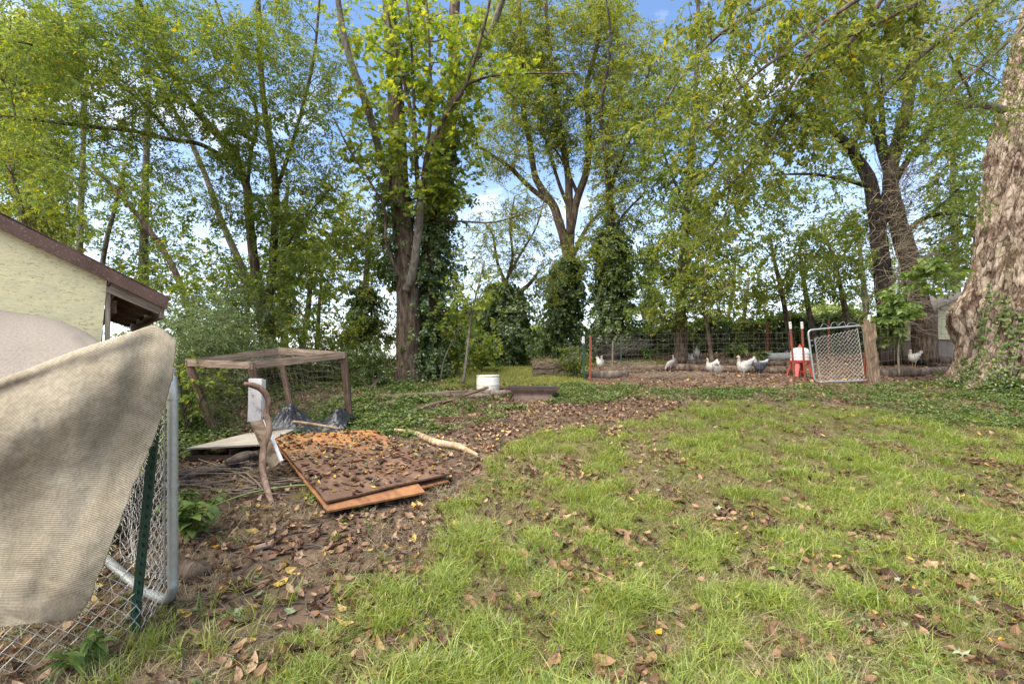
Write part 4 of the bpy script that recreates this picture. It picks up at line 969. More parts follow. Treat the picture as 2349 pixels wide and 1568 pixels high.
# leafy weeds by the pole --------------------------------------------------------------
def leafy_weed(label, vx, vy, h, n, ll, lw, seed, mleaf=None, vkey=None, lean=(0, 0)):
    g = G(vx, vy); r = random.Random(seed); w = thing('leafy_weed', label, 'weed', g); mb = MB(); ms = MB()
    for s in range(n):
        a = r.uniform(0, 6.28); sp_ = r.uniform(.1, .55) * h; tip = g + Vector((math.cos(a) * sp_ + lean[0], math.sin(a) * sp_ + lean[1], h * r.uniform(.5, 1.05)))
        pts = smooth_path([g, g.lerp(tip, .5) + Vector((0, 0, h * .12)), tip], 4); ms.tube(pts, np.linspace(.005, .002, len(pts)), 5)
        for j in range(2, len(pts)):
            for sg in (-1, 1):
                b_ = a + sg * 1.2 + r.uniform(-.5, .5); k = r.uniform(.6, 1.25); p_ = pts[j]
                M_ = Euler((r.uniform(-.4, .4), r.uniform(-.1, .7), b_)).to_matrix()
                q = oval_leaf(ll * k, lw * k, -.35, .25, .02, r.randint(0, 99), 5, False); V_ = np.vstack(q.v) + np.array((ll * k / 2 + .01, 0, 0)); V_ = V_ @ np.array(M_).T + np.array(p_); mb.add(V_, q.f4[0])
    ms.build('stem', M_cane, w); mb.build('foliage', mleaf or M_big, w, smooth=True, kind='stuff'); return w
leafy_weed('broad leaved green weed growing on the litter right of the steel pole', 448, 1235, .34, 9, .095, .06, 1)
leafy_weed('second broad leaved weed at the foot of the steel pole', 420, 1180, .22, 6, .07, .045, 2)
leafy_weed('small weed at the near corner of the plywood', 730, 1150, .09, 5, .06, .045, 3)
leafy_weed('tiny weed in the soil below the plywood corner', 820, 1170, .07, 5, .045, .03, 4)
leafy_weed('narrow leaved weed at the bottom of the fence', 180, 1540, .16, 6, .09, .025, 6)
leafy_weed('leafy rosette in the lawn at the bottom edge', 2130, 1540, .05, 6, .09, .05, 7)
leafy_weed('light green clover patch in the lower lawn', 1900, 1450, .05, 9, .04, .035, 8)
leafy_weed('pale rosette with a broad leaf in the lawn', 1965, 1372, .05, 5, .10, .06, 9)
leafy_weed('small dark weed in the middle of the lawn', 1790, 1320, .06, 6, .05, .03, 10)
# ================================================================= middle distance
# white plastic barrel half
g = G(1119, 899); sc = (1145 - 1092) / 2 / FOC * g.y
m_bar, t, b = mat('white_plastic_barrel'); f = noise_out(t, 5, (1, 1, .3), 6, .65); c = ramp(t, f, [(.46, .40, .29), (.64, .60, .48), (.72, .69, .60)], [.3, .5, .7]); t.links.new(c, b.inputs['Base Color']); b.inputs['Roughness'].default_value = .45
zt_ = P(0, 860, g.y).z; H = zt_ - g.z
br = thing('plastic_barrel', 'cut down white plastic barrel standing on the grassy slope', 'barrel', g)
mb = MB(); mb.lathe([(sc * .93, -.03), (sc * .97, H * .1), (sc * 1.0, H * .35), (sc * 1.0, H * .42), (sc * 1.015, H * .44), (sc * 1.0, H * .47), (sc * .99, H * .8), (sc * .95, H * .94), (sc * .93, H * .94), (sc * .95, H * .4), (sc * .9, .01), (.001, .01)], g, 40); mb.build('shell', m_bar, br, smooth=True)
mb = MB(); mb.lathe([(sc * .95, H * .93), (sc * 1.0, H * .945), (sc * 1.0, H * .99), (sc * .97, H), (sc * .92, H * .99), (sc * .92, H * .93)], g, 40); mb.build('rim', m_bar, br, smooth=True)

# rusty trough
g = G(1225, 920); dT = g.y; m_rusty = plain('rusty_steel', (.13, .085, .065), .75, .2, var=.45, scale=9, bs=.3)
tr = thing('steel_trough', 'rusty brown steel trough with flared ends on the leaf litter', 'trough', g)
prof = [((1166, 887), (1282, 889)), ((1170, 893), (1278, 895)), ((1178, 903), (1268, 904)), ((1180, 908), (1266, 908)), ((1172, 916), (1276, 916)), ((1168, 921), (1280, 921))]
fr_ = []
for i, (l, r_) in enumerate(prof):
    off = [.0, .012, .05, .05, .012, .0][i]; a, b_ = P(l[0], l[1], dT), P(r_[0], r_[1], dT); fr_.append([a + Vector((0, off, 0)), b_ + Vector((0, off, 0))])
mb = MB(); Vg = np.array([[tuple(a.lerp(b_, i / 12)) for i in range(13)] for a, b_ in fr_]); mb.grid(Vg); bk = Vg[::-1].copy(); wT = .34
bk2 = Vg.copy(); bk2[..., 1] = 2 * dT + wT - bk2[..., 1]; mb.grid(bk2[::-1])
for e in (0, -1): mb.grid(np.stack([Vg[:, e], bk2[:, e]]))
mb.grid(np.stack([Vg[3] , bk2[3]]))
o = mb.build('shell', m_rusty, tr); md = o.modifiers.new('thickness', 'SOLIDIFY'); md.thickness = .006
mb = MB(); 
for y_ in (dT, dT + wT): a, b_ = P(1165, 887, dT), P(1283, 889, dT); a.y = b_.y = y_; mb.tube([a, b_], .009, 6)
for e in (0, 1):
    a = P((1165, 1283)[e], (887, 889)[e], dT); b2 = a.copy(); b2.y = dT + wT; mb.tube([a, b2], .009, 6)
mb.build('rim', plain('dark_rim', (.05, .04, .04), .6, .3), tr)

# stack of rotten railroad sleepers
m_slp = wood('rotten_sleeper', [(.05, .035, .025), (.12, .085, .06), (.22, .16, .11), (.34, .26, .18)], bs=1.0, bd=.02)
g = G(1275, 865); dS = g.y
gr_ = 'rotten timbers stacked in the grass'
for a, b_, w_, h_, lb in (((1222, 861), (1290, 858), .16, .06, 'flat bottom timber of the rotten stack in the grass'), ((1221, 851), (1268, 850), .2, .13, 'middle left timber of the rotten stack in the grass'), ((1270, 850), (1326, 852), .2, .13, 'middle right timber of the rotten stack in the grass'),
                          ((1220, 839), (1300, 837), .24, .10, 'long top timber of the rotten stack in the grass'), ((1290, 840), (1334, 841), .2, .09, 'short top timber beside the green fence post')):
    o = board('sleeper', P(a[0], a[1], dS + .12), P(b_[0], b_[1], dS + .12), w_, h_, m_slp, None, jag=.014); tag(o, lb, 'timber', gr_)
pp = []
for i in range(60): q = P(random.uniform(1222, 1330), 832, dS + random.uniform(0, .2)); pp.append(tuple(q))
scatter('grass_on_timber', 'straw', pp, rand_rot(60, .9), RNG.uniform(1.2, 2.4, 60), kind='stuff', label='dry grass hanging over the rotten timber stack', category='grass')
# dark tilted bench beyond the slope
g = P(1135, 822, 13.5); bn = thing('tilted_bench', 'dark broken bench tilted on the crest of the slope', 'bench', g)
board('seat', P(1112, 822, 13.5), P(1156, 804, 13.5), .35, .06, m_dk, bn); board('leg', P(1154, 806, 13.5), P(1152, 824, 13.5), .06, .05, m_dk, bn, up=(0, 1, 0)); board('leg', P(1118, 820, 13.6), P(1114, 830, 13.6), .06, .05, m_dk, bn, up=(0, 1, 0))
# something white parked far off, with a red lamp
dF = 26.0; g = P(1040, 822, dF)
wv = thing('white_car', 'white car roof showing beyond the crest right of the twin trunk', 'car', (g.x, g.y, gzf(g.x, g.y)))
m_car, t, b = mat('white_car_paint'); b.inputs['Base Color'].default_value = (.82, .83, .86, 1); b.inputs['Roughness'].default_value = .25
cx_, cz = g.x, gzf(g.x, g.y); ht = P(0, 806, dF).z - cz
mb = MB()
rows = []
for u, hz_, top_ in ((-2.2, .55, .6), (-2.1, .75, .85), (-1.3, .85, .95), (-.6, .9, 1.42), (.6, .9, 1.48), (1.3, .88, 1.4), (1.9, .85, 1.0), (2.15, .6, .9)):
    k = ht / 1.48; rows.append([(cx_ + u, dF - .85, cz + .25 * k), (cx_ + u, dF - .9, cz + hz_ * k), (cx_ + u, dF - .6, cz + top_ * k), (cx_ + u, dF + .6, cz + top_ * k), (cx_ + u, dF + .9, cz + hz_ * k), (cx_ + u, dF + .85, cz + .25 * k)])
mb.grid(np.array(rows)); mb.build('body', m_car, wv, smooth=True)
M_tyre = plain('tyre_rubber', (.02, .02, .02), .8)
for u in (-1.35, 1.35):
    for s in (-1, 1): mb = MB(); mb.lathe([(.001, -.1), (.30, -.1), (.32, -.06), (.32, .06), (.30, .1), (.001, .1)], (cx_ + u, dF + .8 * s, cz + .32), 20, Matrix.Rotation(R(90), 3, 'X')); mb.build('wheel', M_tyre, wv)
mb = MB(); q = P(1037, 807, dF - .95); mb.box((q.x, dF - .62, cz + ht + .03), (.28, .2, .12)); mb.build('roof_lamp', plain('red_lamp', (.5, .04, .03), .4), wv)
mb = MB(); mb.prism([(cx_ - .5, dF - .78, cz + ht * .68), (cx_ + 1.2, dF - .78, cz + ht * .68), (cx_ + 1.0, dF - .66, cz + ht * .92), (cx_ - .4, dF - .66, cz + ht * .92)], (0, -.01, 0)); mb.build('window', plain('dark_glass', (.03, .035, .04), .15), wv)

# ---------------------------------------------------------------- poultry run
def tpost(label, a, b_, m, tipm=None, w=.042, dz=0, name='steel_post', parent=None, group=None):
    t_ = thing(name, label, 'post', a, group) if parent is None else parent
    mb = MB(); a2 = a - Vector((0, 0, .15)); mb.bar(a2, b_, w, .006, up=(0, 1, 0)); mb.bar(a2 + Vector((0, .02, 0)), b_ + Vector((0, .02, 0)), .006, .034, up=(0, 1, 0))
    for i in range(18): mb.box(a.lerp(b_, (i + .5) / 18) - Vector((0, .007, 0)), (.014, .01, .02))
    mb.build('shaft', m, t_)
    if tipm: mb = MB(); u_ = (b_ - a).normalized(); mb.bar(b_ - u_ * .14 - Vector((0, .004, 0)), b_ + u_ * .004 - Vector((0, .004, 0)), w + .006, .010, up=(0, 1, 0)); mb.build('tip', tipm, t_)
    return t_
gA = G(1340, 872); gB = G(1353, 874); gC = G(1823, 870); gD = G(1847, 872); gE = G(2002, 884); gF = G(2185, 872)
tpost('green steel post at the left corner of the poultry run', gA, P(1337, 772, gA.y), M_green, M_white)
tpost('rusty red post beside the green corner post of the run', gB, P(1354, 770, gB.y), M_rust)
tpost('red post with a pale tip, left of the white waterer', gC, P(1811, 738, gC.y), M_rust, M_white)
tpost('red post with a pale tip between the waterer and the gate', gD, P(1838, 738, gD.y), M_rust, M_white)
tpost('red post with a pale tip behind the split gate post', gE + Vector((-.03, .22, 0)), P(1993, 722, gE.y + .22), M_rust, M_white)
def wire_panel(name, label, a, b_, za, zb, nu, nv, r=.0021, sag=.04, seed=0, m=None, low=.02):
    t_ = thing(name, label, 'fence', a); mb = MB()
    quad_grid(mb, lift(a, low), lift(b_, low), Vector((b_.x, b_.y, zb)), Vector((a.x, a.y, za)), nu, nv, r, sag, seed); mb.build('wire_mesh', m or M_rwire, t_, kind='stuff'); return t_
M_gwire = plain('grey_wire', (.17, .155, .13), .8, .0, var=.4, scale=30, bs=0)
fz = lambda vy, g: P(0, vy, g.y).z
wire_panel('wire_fence', 'front wire fence of the run between corner post and waterer', gB, gC, fz(768, gB), fz(762, gC), 34, 9, seed=1, r=.0019)
wire_panel('wire_fence', 'short wire fence between the gate post and the giant trunk', gE + Vector((.1, .1, 0)), gF + Vector((.5, .1, 0)), fz(735, gE), fz(727, gF), 15, 8, seed=2, r=.0024)
# back fence of the run
bp = [P(1380, 832, 13.5), P(1484, 822, 14.5), P(1665, 815, 14.8), P(1760, 812, 14.6), P(1900, 812, 14.4), P(2200, 815, 14.0)]
bt = [P(1380, 786, 13.5), P(1484, 776, 14.5), P(1665, 752, 14.8), P(1760, 745, 14.6), P(1900, 742, 14.4), P(2200, 735, 14.0)]
bp = [ontoground(q) for q in bp]
bf = thing('wire_fence', 'long back wire fence of the run in front of the dark hedge', 'fence', bp[2])
mb = MB()
for i in range(len(bp) - 1): quad_grid(mb, bp[i], bp[i + 1], bt[i + 1], bt[i], max(6, int((bp[i + 1] - bp[i]).length / .13)), 9, .0022, .05, 20 + i)
mb.build('wire_mesh', M_gwire, bf, kind='stuff')
for i, q in enumerate(bp[1:5]):
    mb = MB(); mb.bar(q - Vector((0, 0, .1)), bt[i + 1] + Vector((0, 0, .12)), .05, .03, up=(0, 1, 0)); mb.build('post', M_rust if i > 1 else M_green, bf)
# fallen mesh panel leaning over left corner
tp_ = thing('loose_wire_panel', 'collapsed wire panel leaning over the left corner of the run', 'wire panel', P(1400, 850, 10.5))
mb = MB(); quad_grid(mb, P(1280, 835, 9.6), P(1420, 812, 11.5), P(1500, 790, 11.8), P(1352, 768, 9.6), 18, 12, .0022, .06, 40); mb.build('wire_mesh', M_gwire, tp_, kind='stuff')
mb = MB(); quad_grid(mb, P(1400, 812, 11.0), P(1452, 815, 11.6), P(1490, 780, 11.8), P(1425, 768, 11.0), 10, 10, .0025, .05, 41); mb.build('torn_mesh', M_gwire, tp_, kind='stuff')
q0 = G(1424, 838); tpost('dark green post standing behind the left corner of the run', q0, P(1424, 772, q0.y), M_green)
q0 = G(1404, 842); o = board('cane_stake', q0, P(1405, 782, q0.y), .03, .03, M_twigp, None, up=(0, 1, 0)); tag(o, 'thin pale stake in the left end of the run', 'stake')

# walk gate -----------------------------------------------------------------
dG = G(1920, 878).y
wg = thing('walk_gate', 'small galvanised chain link gate with rounded corners', 'gate', G(1920, 878))
TL, TR, BR, BL = P(1852, 757, dG), P(1978, 746, dG), P(1993, 872, dG), P(1868, 876, dG)
def rounded(c4, r=.09):
    o = []; n = len(c4)
    for i in range(n):
        p, a, b_ = c4[i], c4[i - 1], c4[(i + 1) % n]; da, db = (a - p).normalized(), (b_ - p).normalized(); s, e = p + da * r, p + db * r
        for k in range(6): t_ = k / 5; o.append(s * (1 - t_) ** 2 + p * 2 * t_ * (1 - t_) + e * t_ * t_)
    return o + [o[0]]
mb = MB(); mb.tube(rounded([TL, TR, BR, BL], .10), .017, 10, cap=False); mb.build('frame', M_steel, wg, smooth=True)
mb = MB(); i0 = TL.lerp(BL, .16) + (TR - TL) * .10; i1 = TR.lerp(BR, .05) + (TL - TR) * .10; i2 = BR.lerp(TR, .02) + (BL - BR) * .08; i3 = BL.lerp(TL, .02) + (BR - BL) * .10
def zz_quad(mb, a, b_, c_, d_, nu, r):
    """diamond mesh over the quad a b c d (a, b on top)"""
    H_ = int(nu * 1.15)
    for i in range(nu + 1):
        pts = []
        for j in range(H_ + 1):
            u = min(max((i + (.52 if (j + i) % 2 else -.52)) / nu, 0), 1); v = j / H_; pts.append(a.lerp(b_, u).lerp(d_.lerp(c_, u), v) + Vector((0, (.003 if j % 2 else -.003) - .01, 0)))
        mb.tube(pts, r, 3, cap=False)
zz_quad(mb, i0, i1, i2, i3, 22, .0034); mb.build('chain_link', M_wire, wg, kind='stuff')
for a, b_ in ((i0, i3), (i1, i2)): mb = MB(); mb.tube([a, b_], .005, 6); mb.build('tension_bar', M_steel, wg)
for a, b_, ts in ((TL, BL, (.2, .3, .66, .84)), (TR, BR, (.12, .5))):
    for t_ in ts: mb = MB(); q = a.lerp(b_, t_); mb.tube([q, q + (TR - TL).normalized() * (.07 if a is TL else -.07)], .007, 6); mb.build('clamp', M_steel, wg)
mb = MB(); e = [];
for i, (vx, vy) in enumerate([(1880, 752), (1888, 742), (1896, 746), (1904, 750), (1908, 741), (1916, 739), (1922, 747), (1928, 740), (1936, 738), (1940, 748), (1948, 740), (1962, 742), (1972, 746)]): e.append(P(vx, vy, dG))
mb.tube(smooth_path(e, 3), .004, 5); mb.build('twisted_wire', M_steel, wg)
# split gate post
m_split = wood('split_post', [(.06, .04, .028), (.17, .115, .075), (.30, .21, .135), (.45, .35, .24)], scale=5, bs=.9, bd=.02)
a, b_ = G(2006, 882), P(1992, 742, G(2006, 882).y)
o = board('gate_post', a - Vector((0, 0, .2)), b_, .15, .12, m_split, None, up=(0, 1, 0), jag=.012); tag(o, 'thick split wooden post right of the chain link gate', 'post')
mb = MB(); u_ = (b_ - a).normalized()
for i, (dx, hh_) in enumerate(((-.05, .07), (-.015, .03), (.02, .0), (.05, -.03))): mb.bar(b_ - u_ * .1 + Vector((dx, -.01, 0)), b_ + u_ * hh_ + Vector((dx, -.01, 0)), .035, .10, up=(0, 1, 0))
sp_o = mb.build('splintered_top', m_split, o)

# logs in the run
for lb, vps, rs in (('short log at the left end of the run', [(1344, 864), (1390, 866), (1436, 864)], [.085, .095, .085]),
                    ('long dark log lying across the run behind the hens', [(1482, 849), (1570, 849), (1660, 852), (1760, 855), (1822, 858)], [.085, .09, .085, .08, .05]),
                    ('upper log behind the long dark one in the run', [(1540, 836), (1640, 836), (1720, 838), (1800, 838)], [.07, .09, .09, .07]),
                    ('smooth thick log at the foot of the fence near the giant trunk', [(2014, 863), (2070, 862), (2130, 861), (2175, 858)], [.10, .11, .11, .10]),
                    ('rough log at the back of the run by the yellow hut', [(2000, 836), (2080, 834), (2190, 833)], [.10, .13, .10]),
                    ('second rough log at the back, below the twin trunk', [(2010, 828), (2070, 827), (2160, 828)], [.10, .10, .08])):
    glog('log', lb, vps, rs, M_log if 'smooth' in lb or 'short' in lb else M_bark, nz=.16, n=12)
glog('grey_pipe', 'long grey culvert pipe behind the run', [(1745, 826), (1800, 825), (1850, 824)], [.12, .12, .12], plain('grey_pipe', (.22, .23, .22), .7), nz=.03, n=12, cat='pipe')
# nests of dry brush
for vx, vy, lb in ((1440, 852, 'round heap of dry brush at the left of the run'), (1530, 866, 'low heap of hay on the ground of the run')):
    g = G(vx, vy); mb = MB(); rs = random.Random(vx)
    for i in range(170):
        a_ = rs.uniform(0, 6.28); p = g + Vector((rs.gauss(0, .26), rs.gauss(0, .16), rs.uniform(0, .24 if vx < 1500 else .10))); pts = [p]
        for s in range(3): a_ += rs.uniform(-.5, .5); pts.append(pts[-1] + Vector((math.cos(a_) * .12, math.sin(a_) * .10, rs.uniform(-.03, .035))))
        mb.tube(pts, .0035, 3, cap=False)
    mb.build('brush_heap', M_twigp, None, kind='stuff', label=lb, category='brush')

# waterer --------------------------------------------------------------------------
g = G(1834, 863); s_ = g.y / FOC
wt = thing('poultry_waterer', 'white plastic poultry waterer on red legs', 'waterer', g)
m_wr = plain('red_plastic', (.52, .06, .045), .45, var=.2); m_ww = plain('white_tank_plastic', (.74, .73, .68), .4, var=.08)
rW = 18.5 * s_; z0 = P(0, 827, g.y).z; z1 = P(0, 797, g.y).z; hT = z1 - z0
pr = [(.001, 0)] + [(rW * (1 - .0 + (.035 if i % 4 in (1, 2) else 0)), hT * .72 * i / 12) for i in range(13)] + [(rW * .95, hT * .82), (rW * .8, hT * .93), (rW * .45, hT * .98), (.001, hT)]
mb = MB(); mb.lathe(pr, (g.x, g.y, z0), 32); mb.build('tank', m_ww, wt, smooth=True)
mb = MB(); mb.lathe([(.001, 0), (rW * .25, 0), (rW * .22, .03), (rW * .1, .05), (rW * .1, .075), (.001, .08)], (g.x, g.y, z1 - .006), 16); mb.build('cap', m_wr, wt)
mb = MB(); mb.lathe([(rW * .9, -.04), (rW * 1.15, -.035), (rW * 1.18, .01), (rW * 1.06, .012), (rW * 1.02, -.005), (.001, -.005), (.001, -.04), (rW * .9, -.04)], (g.x, g.y, z0), 32); mb.build('tray', m_wr, wt)
mb = MB(); mb.lathe([(.001, 0), (rW * .5, 0), (rW * .55, .05), (rW * .4, .055), (.001, .05)], (g.x, g.y, g.z + .07), 20); mb.build('drinking_bowl', m_wr, wt)
for i in range(4):
    a_ = R(45 + 90 * i); d_ = Vector((math.cos(a_), math.sin(a_), 0)); mb = MB(); mb.bar(Vector((g.x, g.y, z0 - .03)) + d_ * rW * .85, Vector((g.x, g.y, gzf(g.x, g.y))) + d_ * rW * 1.45, .075, .03, up=tuple(d_)); mb.build('leg', m_wr, wt)

# hut on the right -----------------------------------------------------------------
dH = 13.0; hl = P(2146, 800, dH); xr_ = P(2290, 800, dH).x; zb_ = gzf(hl.x, dH) - .1; zT = P(0, 712, dH).z
m_yel = plain('pale_yellow_board', (.56, .54, .33), .7, var=.12, scale=3); m_grb = plain('grey_block', (.20, .17, .14), .8)
hut = thing('yellow_hut', 'small pale yellow hut beyond the run beside the giant trunk', 'hut', (hl.x, dH, zb_))
mb = MB(); mb.box(((hl.x + xr_) / 2, dH + .6, (P(0, 778, dH).z + zT) / 2), (xr_ - hl.x, 1.2, zT - P(0, 778, dH).z)); mb.build('wall', m_yel, hut)
mb = MB(); mb.box(((hl.x + xr_) / 2, dH + .6, (zb_ + P(0, 779, dH).z) / 2), (xr_ - hl.x - .05, 1.1, P(0, 779, dH).z - zb_)); mb.build('base', m_grb, hut)
mb = MB(); mx_ = (hl.x + xr_) / 2; mb.prism([(hl.x, dH + .02, zT), (xr_, dH + .02, zT), (mx_, dH + .02, zT + .42)], (0, 1.16, 0)); mb.build('gable', m_yel, hut)
for k_ in range(3):
    mb = MB(); zz = zT + .02 + k_ * .11; ww = (xr_ - hl.x) / 2 * (1 - (zz - zT + .05) / .46); mb.box((mx_, dH - .005, zz + .05), (ww * 2, .03, .10)); mb.build('siding_board', m_yel, hut)
mb = MB(); mb.box((hl.x - .05, dH - .02, (zb_ + zT) / 2), (.11, .09, zT - zb_)); mb.build('corner_post', m_old, hut)
mb = MB(); mb.prism([(hl.x - .26, dH - .25, zT - .05), (mx_, dH - .25, zT + .48), (mx_, dH - .25, zT + .53), (hl.x - .28, dH - .25, zT - .0)], (0, 1.6, 0)); mb.prism([(xr_ + .38, dH - .25, zT - .09), (mx_, dH - .25, zT + .48), (mx_, dH - .25, zT + .53), (xr_ + .4, dH - .25, zT - .04)], (0, 1.6, 0)); mb.build('roof', m_grb, hut)

# white metal frame seen through the pen, a collapsed canopy --------------------------
dM = 11.0; mf = thing('canopy_frame', 'collapsed white metal canopy frame under the trees behind the pen', 'metal frame', P(690, 880, dM))
m_wm = plain('white_tube', (.62, .64, .66), .4, .3)
for a, b_ in (((668, 845), (676, 885)), ((668, 850), (730, 858)), ((690, 855), (720, 880)), ((676, 858), (702, 884)), ((705, 853), (725, 872)), ((730, 858), (748, 880)), ((740, 862), (752, 872))):
    mb = MB(); mb.tube([P(a[0], a[1], dM), P(b_[0], b_[1], dM + .3)], .018, 6); mb.build('tube', m_wm, mf)

# ================================================================= hens
def featherm(name, body, neck, speck=None):
    m, t, b = mat(name); c = node(t, 'ShaderNodeTexCoord'); s = node(t, 'ShaderNodeSeparateXYZ'); t.links.new(c.outputs['Object'], s.inputs[0])
    f = noise_out(t, 22, (1, 1.0, 2.2), 4, .6)
    a_ = node(t, 'ShaderNodeMath', operation='MULTIPLY_ADD'); a_.inputs[1].default_value = .12; t.links.new(f, a_.inputs[0]); t.links.new(s.outputs['Z'], a_.inputs[2])
    k = ramp(t, a_.outputs[0], [(0, 0, 0), (1, 1, 1), (1, 1, 1), (.25, .25, .25)], [.435, .47, .53, .57]); body_c = ramp(t, f, [tuple(q * .75 for q in body), body], [.35, .6])
    if speck: body_c = mixc_(t, ramp(t, noise_out(t, 40, (1, 1, 2), 3, .6), [(0, 0, 0), (1, 1, 1)], [.45, .55]), body_c, speck)
    cc = mixc_(t, k, body_c, neck); t.links.new(cc, b.inputs['Base Color']); b.inputs['Roughness'].default_value = .8; bump(t, b, f, .5, .01); return m
M_hw = featherm('white_feathers', (.62, .58, .51), (.33, .30, .28), (.45, .42, .37)); M_hb = featherm('buff_feathers', (.58, .52, .42), (.42, .37, .30)); M_hg = featherm('grey_feathers', (.36, .33, .31), (.20, .18, .17), (.20, .17, .15)); M_hd = featherm('dark_feathers', (.09, .10, .12), (.30, .30, .32), (.03, .03, .035))
M_comb = plain('red_comb', (.48, .05, .04), .5); M_beak = plain('beak', (.45, .33, .14), .5); M_leg = plain('yellow_leg', (.48, .33, .14), .6); M_eye = plain('dark_eye', (.02, .015, .01), .2); M_tailw = plain('tail_feathers', (.55, .53, .50), .8, var=.5, scale=20)
def hen(label, vx, vy, height_px, heading, m, pose='stand', tail=M_tailw):
    g = G(vx, vy); s = height_px * 1.26 / FOC * g.y / .64 * (1.5 if pose == 'sit' else 1)
    h = thing('hen', label, 'hen', g, 'hens in the poultry run')
    WM[h.name] = Matrix.Translation(g) @ Matrix.Rotation(R(heading), 4, 'Z') @ Matrix.Diagonal((s * .84, s, s * 1.14, 1)); h.matrix_basis = WM[h.name]
    dz = -.17 if pose == 'sit' else 0
    def add(mb, name, mm, smooth=True, parent=None):
        me = mb.mesh(name, mm, smooth=smooth); o = bpy.data.objects.new(name, me); COL.objects.link(o); o.parent = parent or h; return o
    # x is forward, z up; body lofted from tail root to breast and up the neck to the beak root
    if pose == 'peck': sp_ = [(-.25, .44, .015, .02), (-.22, .42, .05, .055), (-.16, .38, .085, .09), (-.08, .33, .115, .115), (.0, .29, .125, .125), (.08, .26, .115, .12), (.15, .225, .085, .09), (.20, .185, .055, .055), (.235, .14, .042, .042), (.25, .10, .036, .036), (.262, .075, .018, .018)]
    elif pose == 'turn': sp_ = [(-.25, .45, .015, .02), (-.22, .41, .05, .055), (-.16, .36, .085, .09), (-.08, .31, .12, .115), (.0, .285, .13, .13), (.08, .29, .125, .13), (.14, .33, .09, .09), (.16, .39, .058, .06), (.16, .45, .042, .044), (.17, .495, .04, .038), (.205, .50, .02, .022)]
    else: sp_ = [(-.26, .46, .012, .02), (-.225, .42, .05, .055), (-.16, .355, .085, .09), (-.08, .305, .12, .118), (.0, .28, .132, .13), (.08, .28, .128, .132), (.135, .325, .092, .10), (.155, .385, .060, .064), (.162, .44, .044, .048), (.172, .485, .040, .040), (.198, .505, .032, .03), (.215, .505, .014, .014)]
    pts = smooth_path([Vector((a, 0, c_ + dz)) for a, c_, _, _ in sp_], 3); rw = np.interp(np.linspace(0, 1, len(pts)), np.linspace(0, 1, len(sp_)), [q[2] for q in sp_])
    mb = MB(); mb.tube(pts, rw, 16, nz=.05, seed=int(vx)); add(mb, 'body', m)
    hp = Vector((sp_[-2][0], 0, sp_[-2][1] + dz)); fd_ = Vector((.6, 0, -1)).normalized() if pose == 'peck' else Vector((1, 0, -.08)); up_ = Vector((1, 0, .5)).normalized() if pose == 'peck' else Vector((0, 0, 1))
    mb = MB(); mb.tube([hp + fd_ * .015, hp + fd_ * .035 - up_ * .002, hp + fd_ * .055 - up_ * .01], [.014, .009, .001], 8); add(mb, 'beak', M_beak)
    mb = MB()
    for i in range(5): q = hp + fd_ * (.018 - .014 * i) + up_ * (.028 + .006 * math.sin(i * 1.2)); mb.tube([q - up_ * .012, q, q + up_ * (.016 - .002 * abs(i - 2)) - fd_ * .004], [.007, .006, .002], 6)
    add(mb, 'comb', M_comb)
    mb = MB()
    for s2 in (-1, 1): q = hp + fd_ * .012 - up_ * .026 + Vector((0, .010 * s2, 0)); mb.tube([q + up_ * .016, q, q - up_ * .018], [.008, .011, .003], 6)
    add(mb, 'wattle', M_comb)
    for s2 in (-1, 1): mb = MB(); mb.tube([hp + Vector((0, .026 * s2, 0)) + up_ * .006, hp + Vector((0, .034 * s2, 0)) + up_ * .006], [.006, .003], 8); add(mb, 'eye', M_eye)
    for s2 in (-1, 1):
        mb = MB(); V_ = []
        for i in range(9):
            t_ = i / 8; hw = .075 * math.sin(math.pi * (.12 + .80 * t_)) ** .7 * (1 - .35 * t_); x_ = .10 - .30 * t_
            V_.append([(x_, s2 * (.112 + .022 * math.sin(math.pi * t_) - .02 * t_ - .02 * abs(v_ - .5) * 2), .315 + dz + .06 * t_ + (v_ - .5) * 2 * hw) for v_ in np.linspace(0, 1, 6)])
        mb.grid(np.array(V_)); o = add(mb, 'wing', m); md = o.modifiers.new('thick', 'SOLIDIFY'); md.thickness = .016
    mb = MB()
    for i in range(9):
        a_ = (i - 4) * .16; b0_ = Vector((-.19, .008 * (i - 4), .38 + dz)); tip = Vector((-.30 - .03 * math.cos(a_ * 2), .05 * math.sin(a_) * 2, .50 + dz - .012 * abs(i - 4))); sd_ = Vector((.35, .2 * (1 if i > 4 else -1), .8)).normalized() * .022
        mb.add([tuple(b0_ - sd_), tuple(b0_ + sd_), tuple(tip + sd_ * .9), tuple(tip - sd_ * 1.1)], [(0, 1, 2, 3)])
    o = add(mb, 'tail', tail); md = o.modifiers.new('thick', 'SOLIDIFY'); md.thickness = .006
    if pose != 'sit':
        for s2 in (-1, 1):
            mb = MB(); x_ = .015 + .03 * s2 * (pose == 'stand')
            mb.tube([(x_ - .01, .055 * s2, .25), (x_ - .005, .055 * s2, .17), (x_ - .015, .055 * s2, .12)], [.055, .035, .018], 10); add(mb, 'thigh', m)
            mb = MB(); mb.tube([(x_ - .015, .055 * s2, .13), (x_ + .005, .055 * s2, .015)], [.010, .009], 8)
            for a_ in (-.5, 0, .5, math.pi): L_ = .065 if abs(a_) < 1 else .03; mb.tube([(x_ + .005, .055 * s2, .012), (x_ + .005 + math.cos(a_) * L_, .055 * s2 + math.sin(a_) * L_, .004)], [.009, .004], 6)
            add(mb, 'leg', M_leg)
    return h
hen('white hen facing forward on top of the short log', 1376, 852, 31, -75, M_hw)
hen('grey brown hen pecking beside the long dark log', 1536, 853, 28, 195, M_hg, 'peck', plain('grey_tail', (.10, .09, .08), .8))
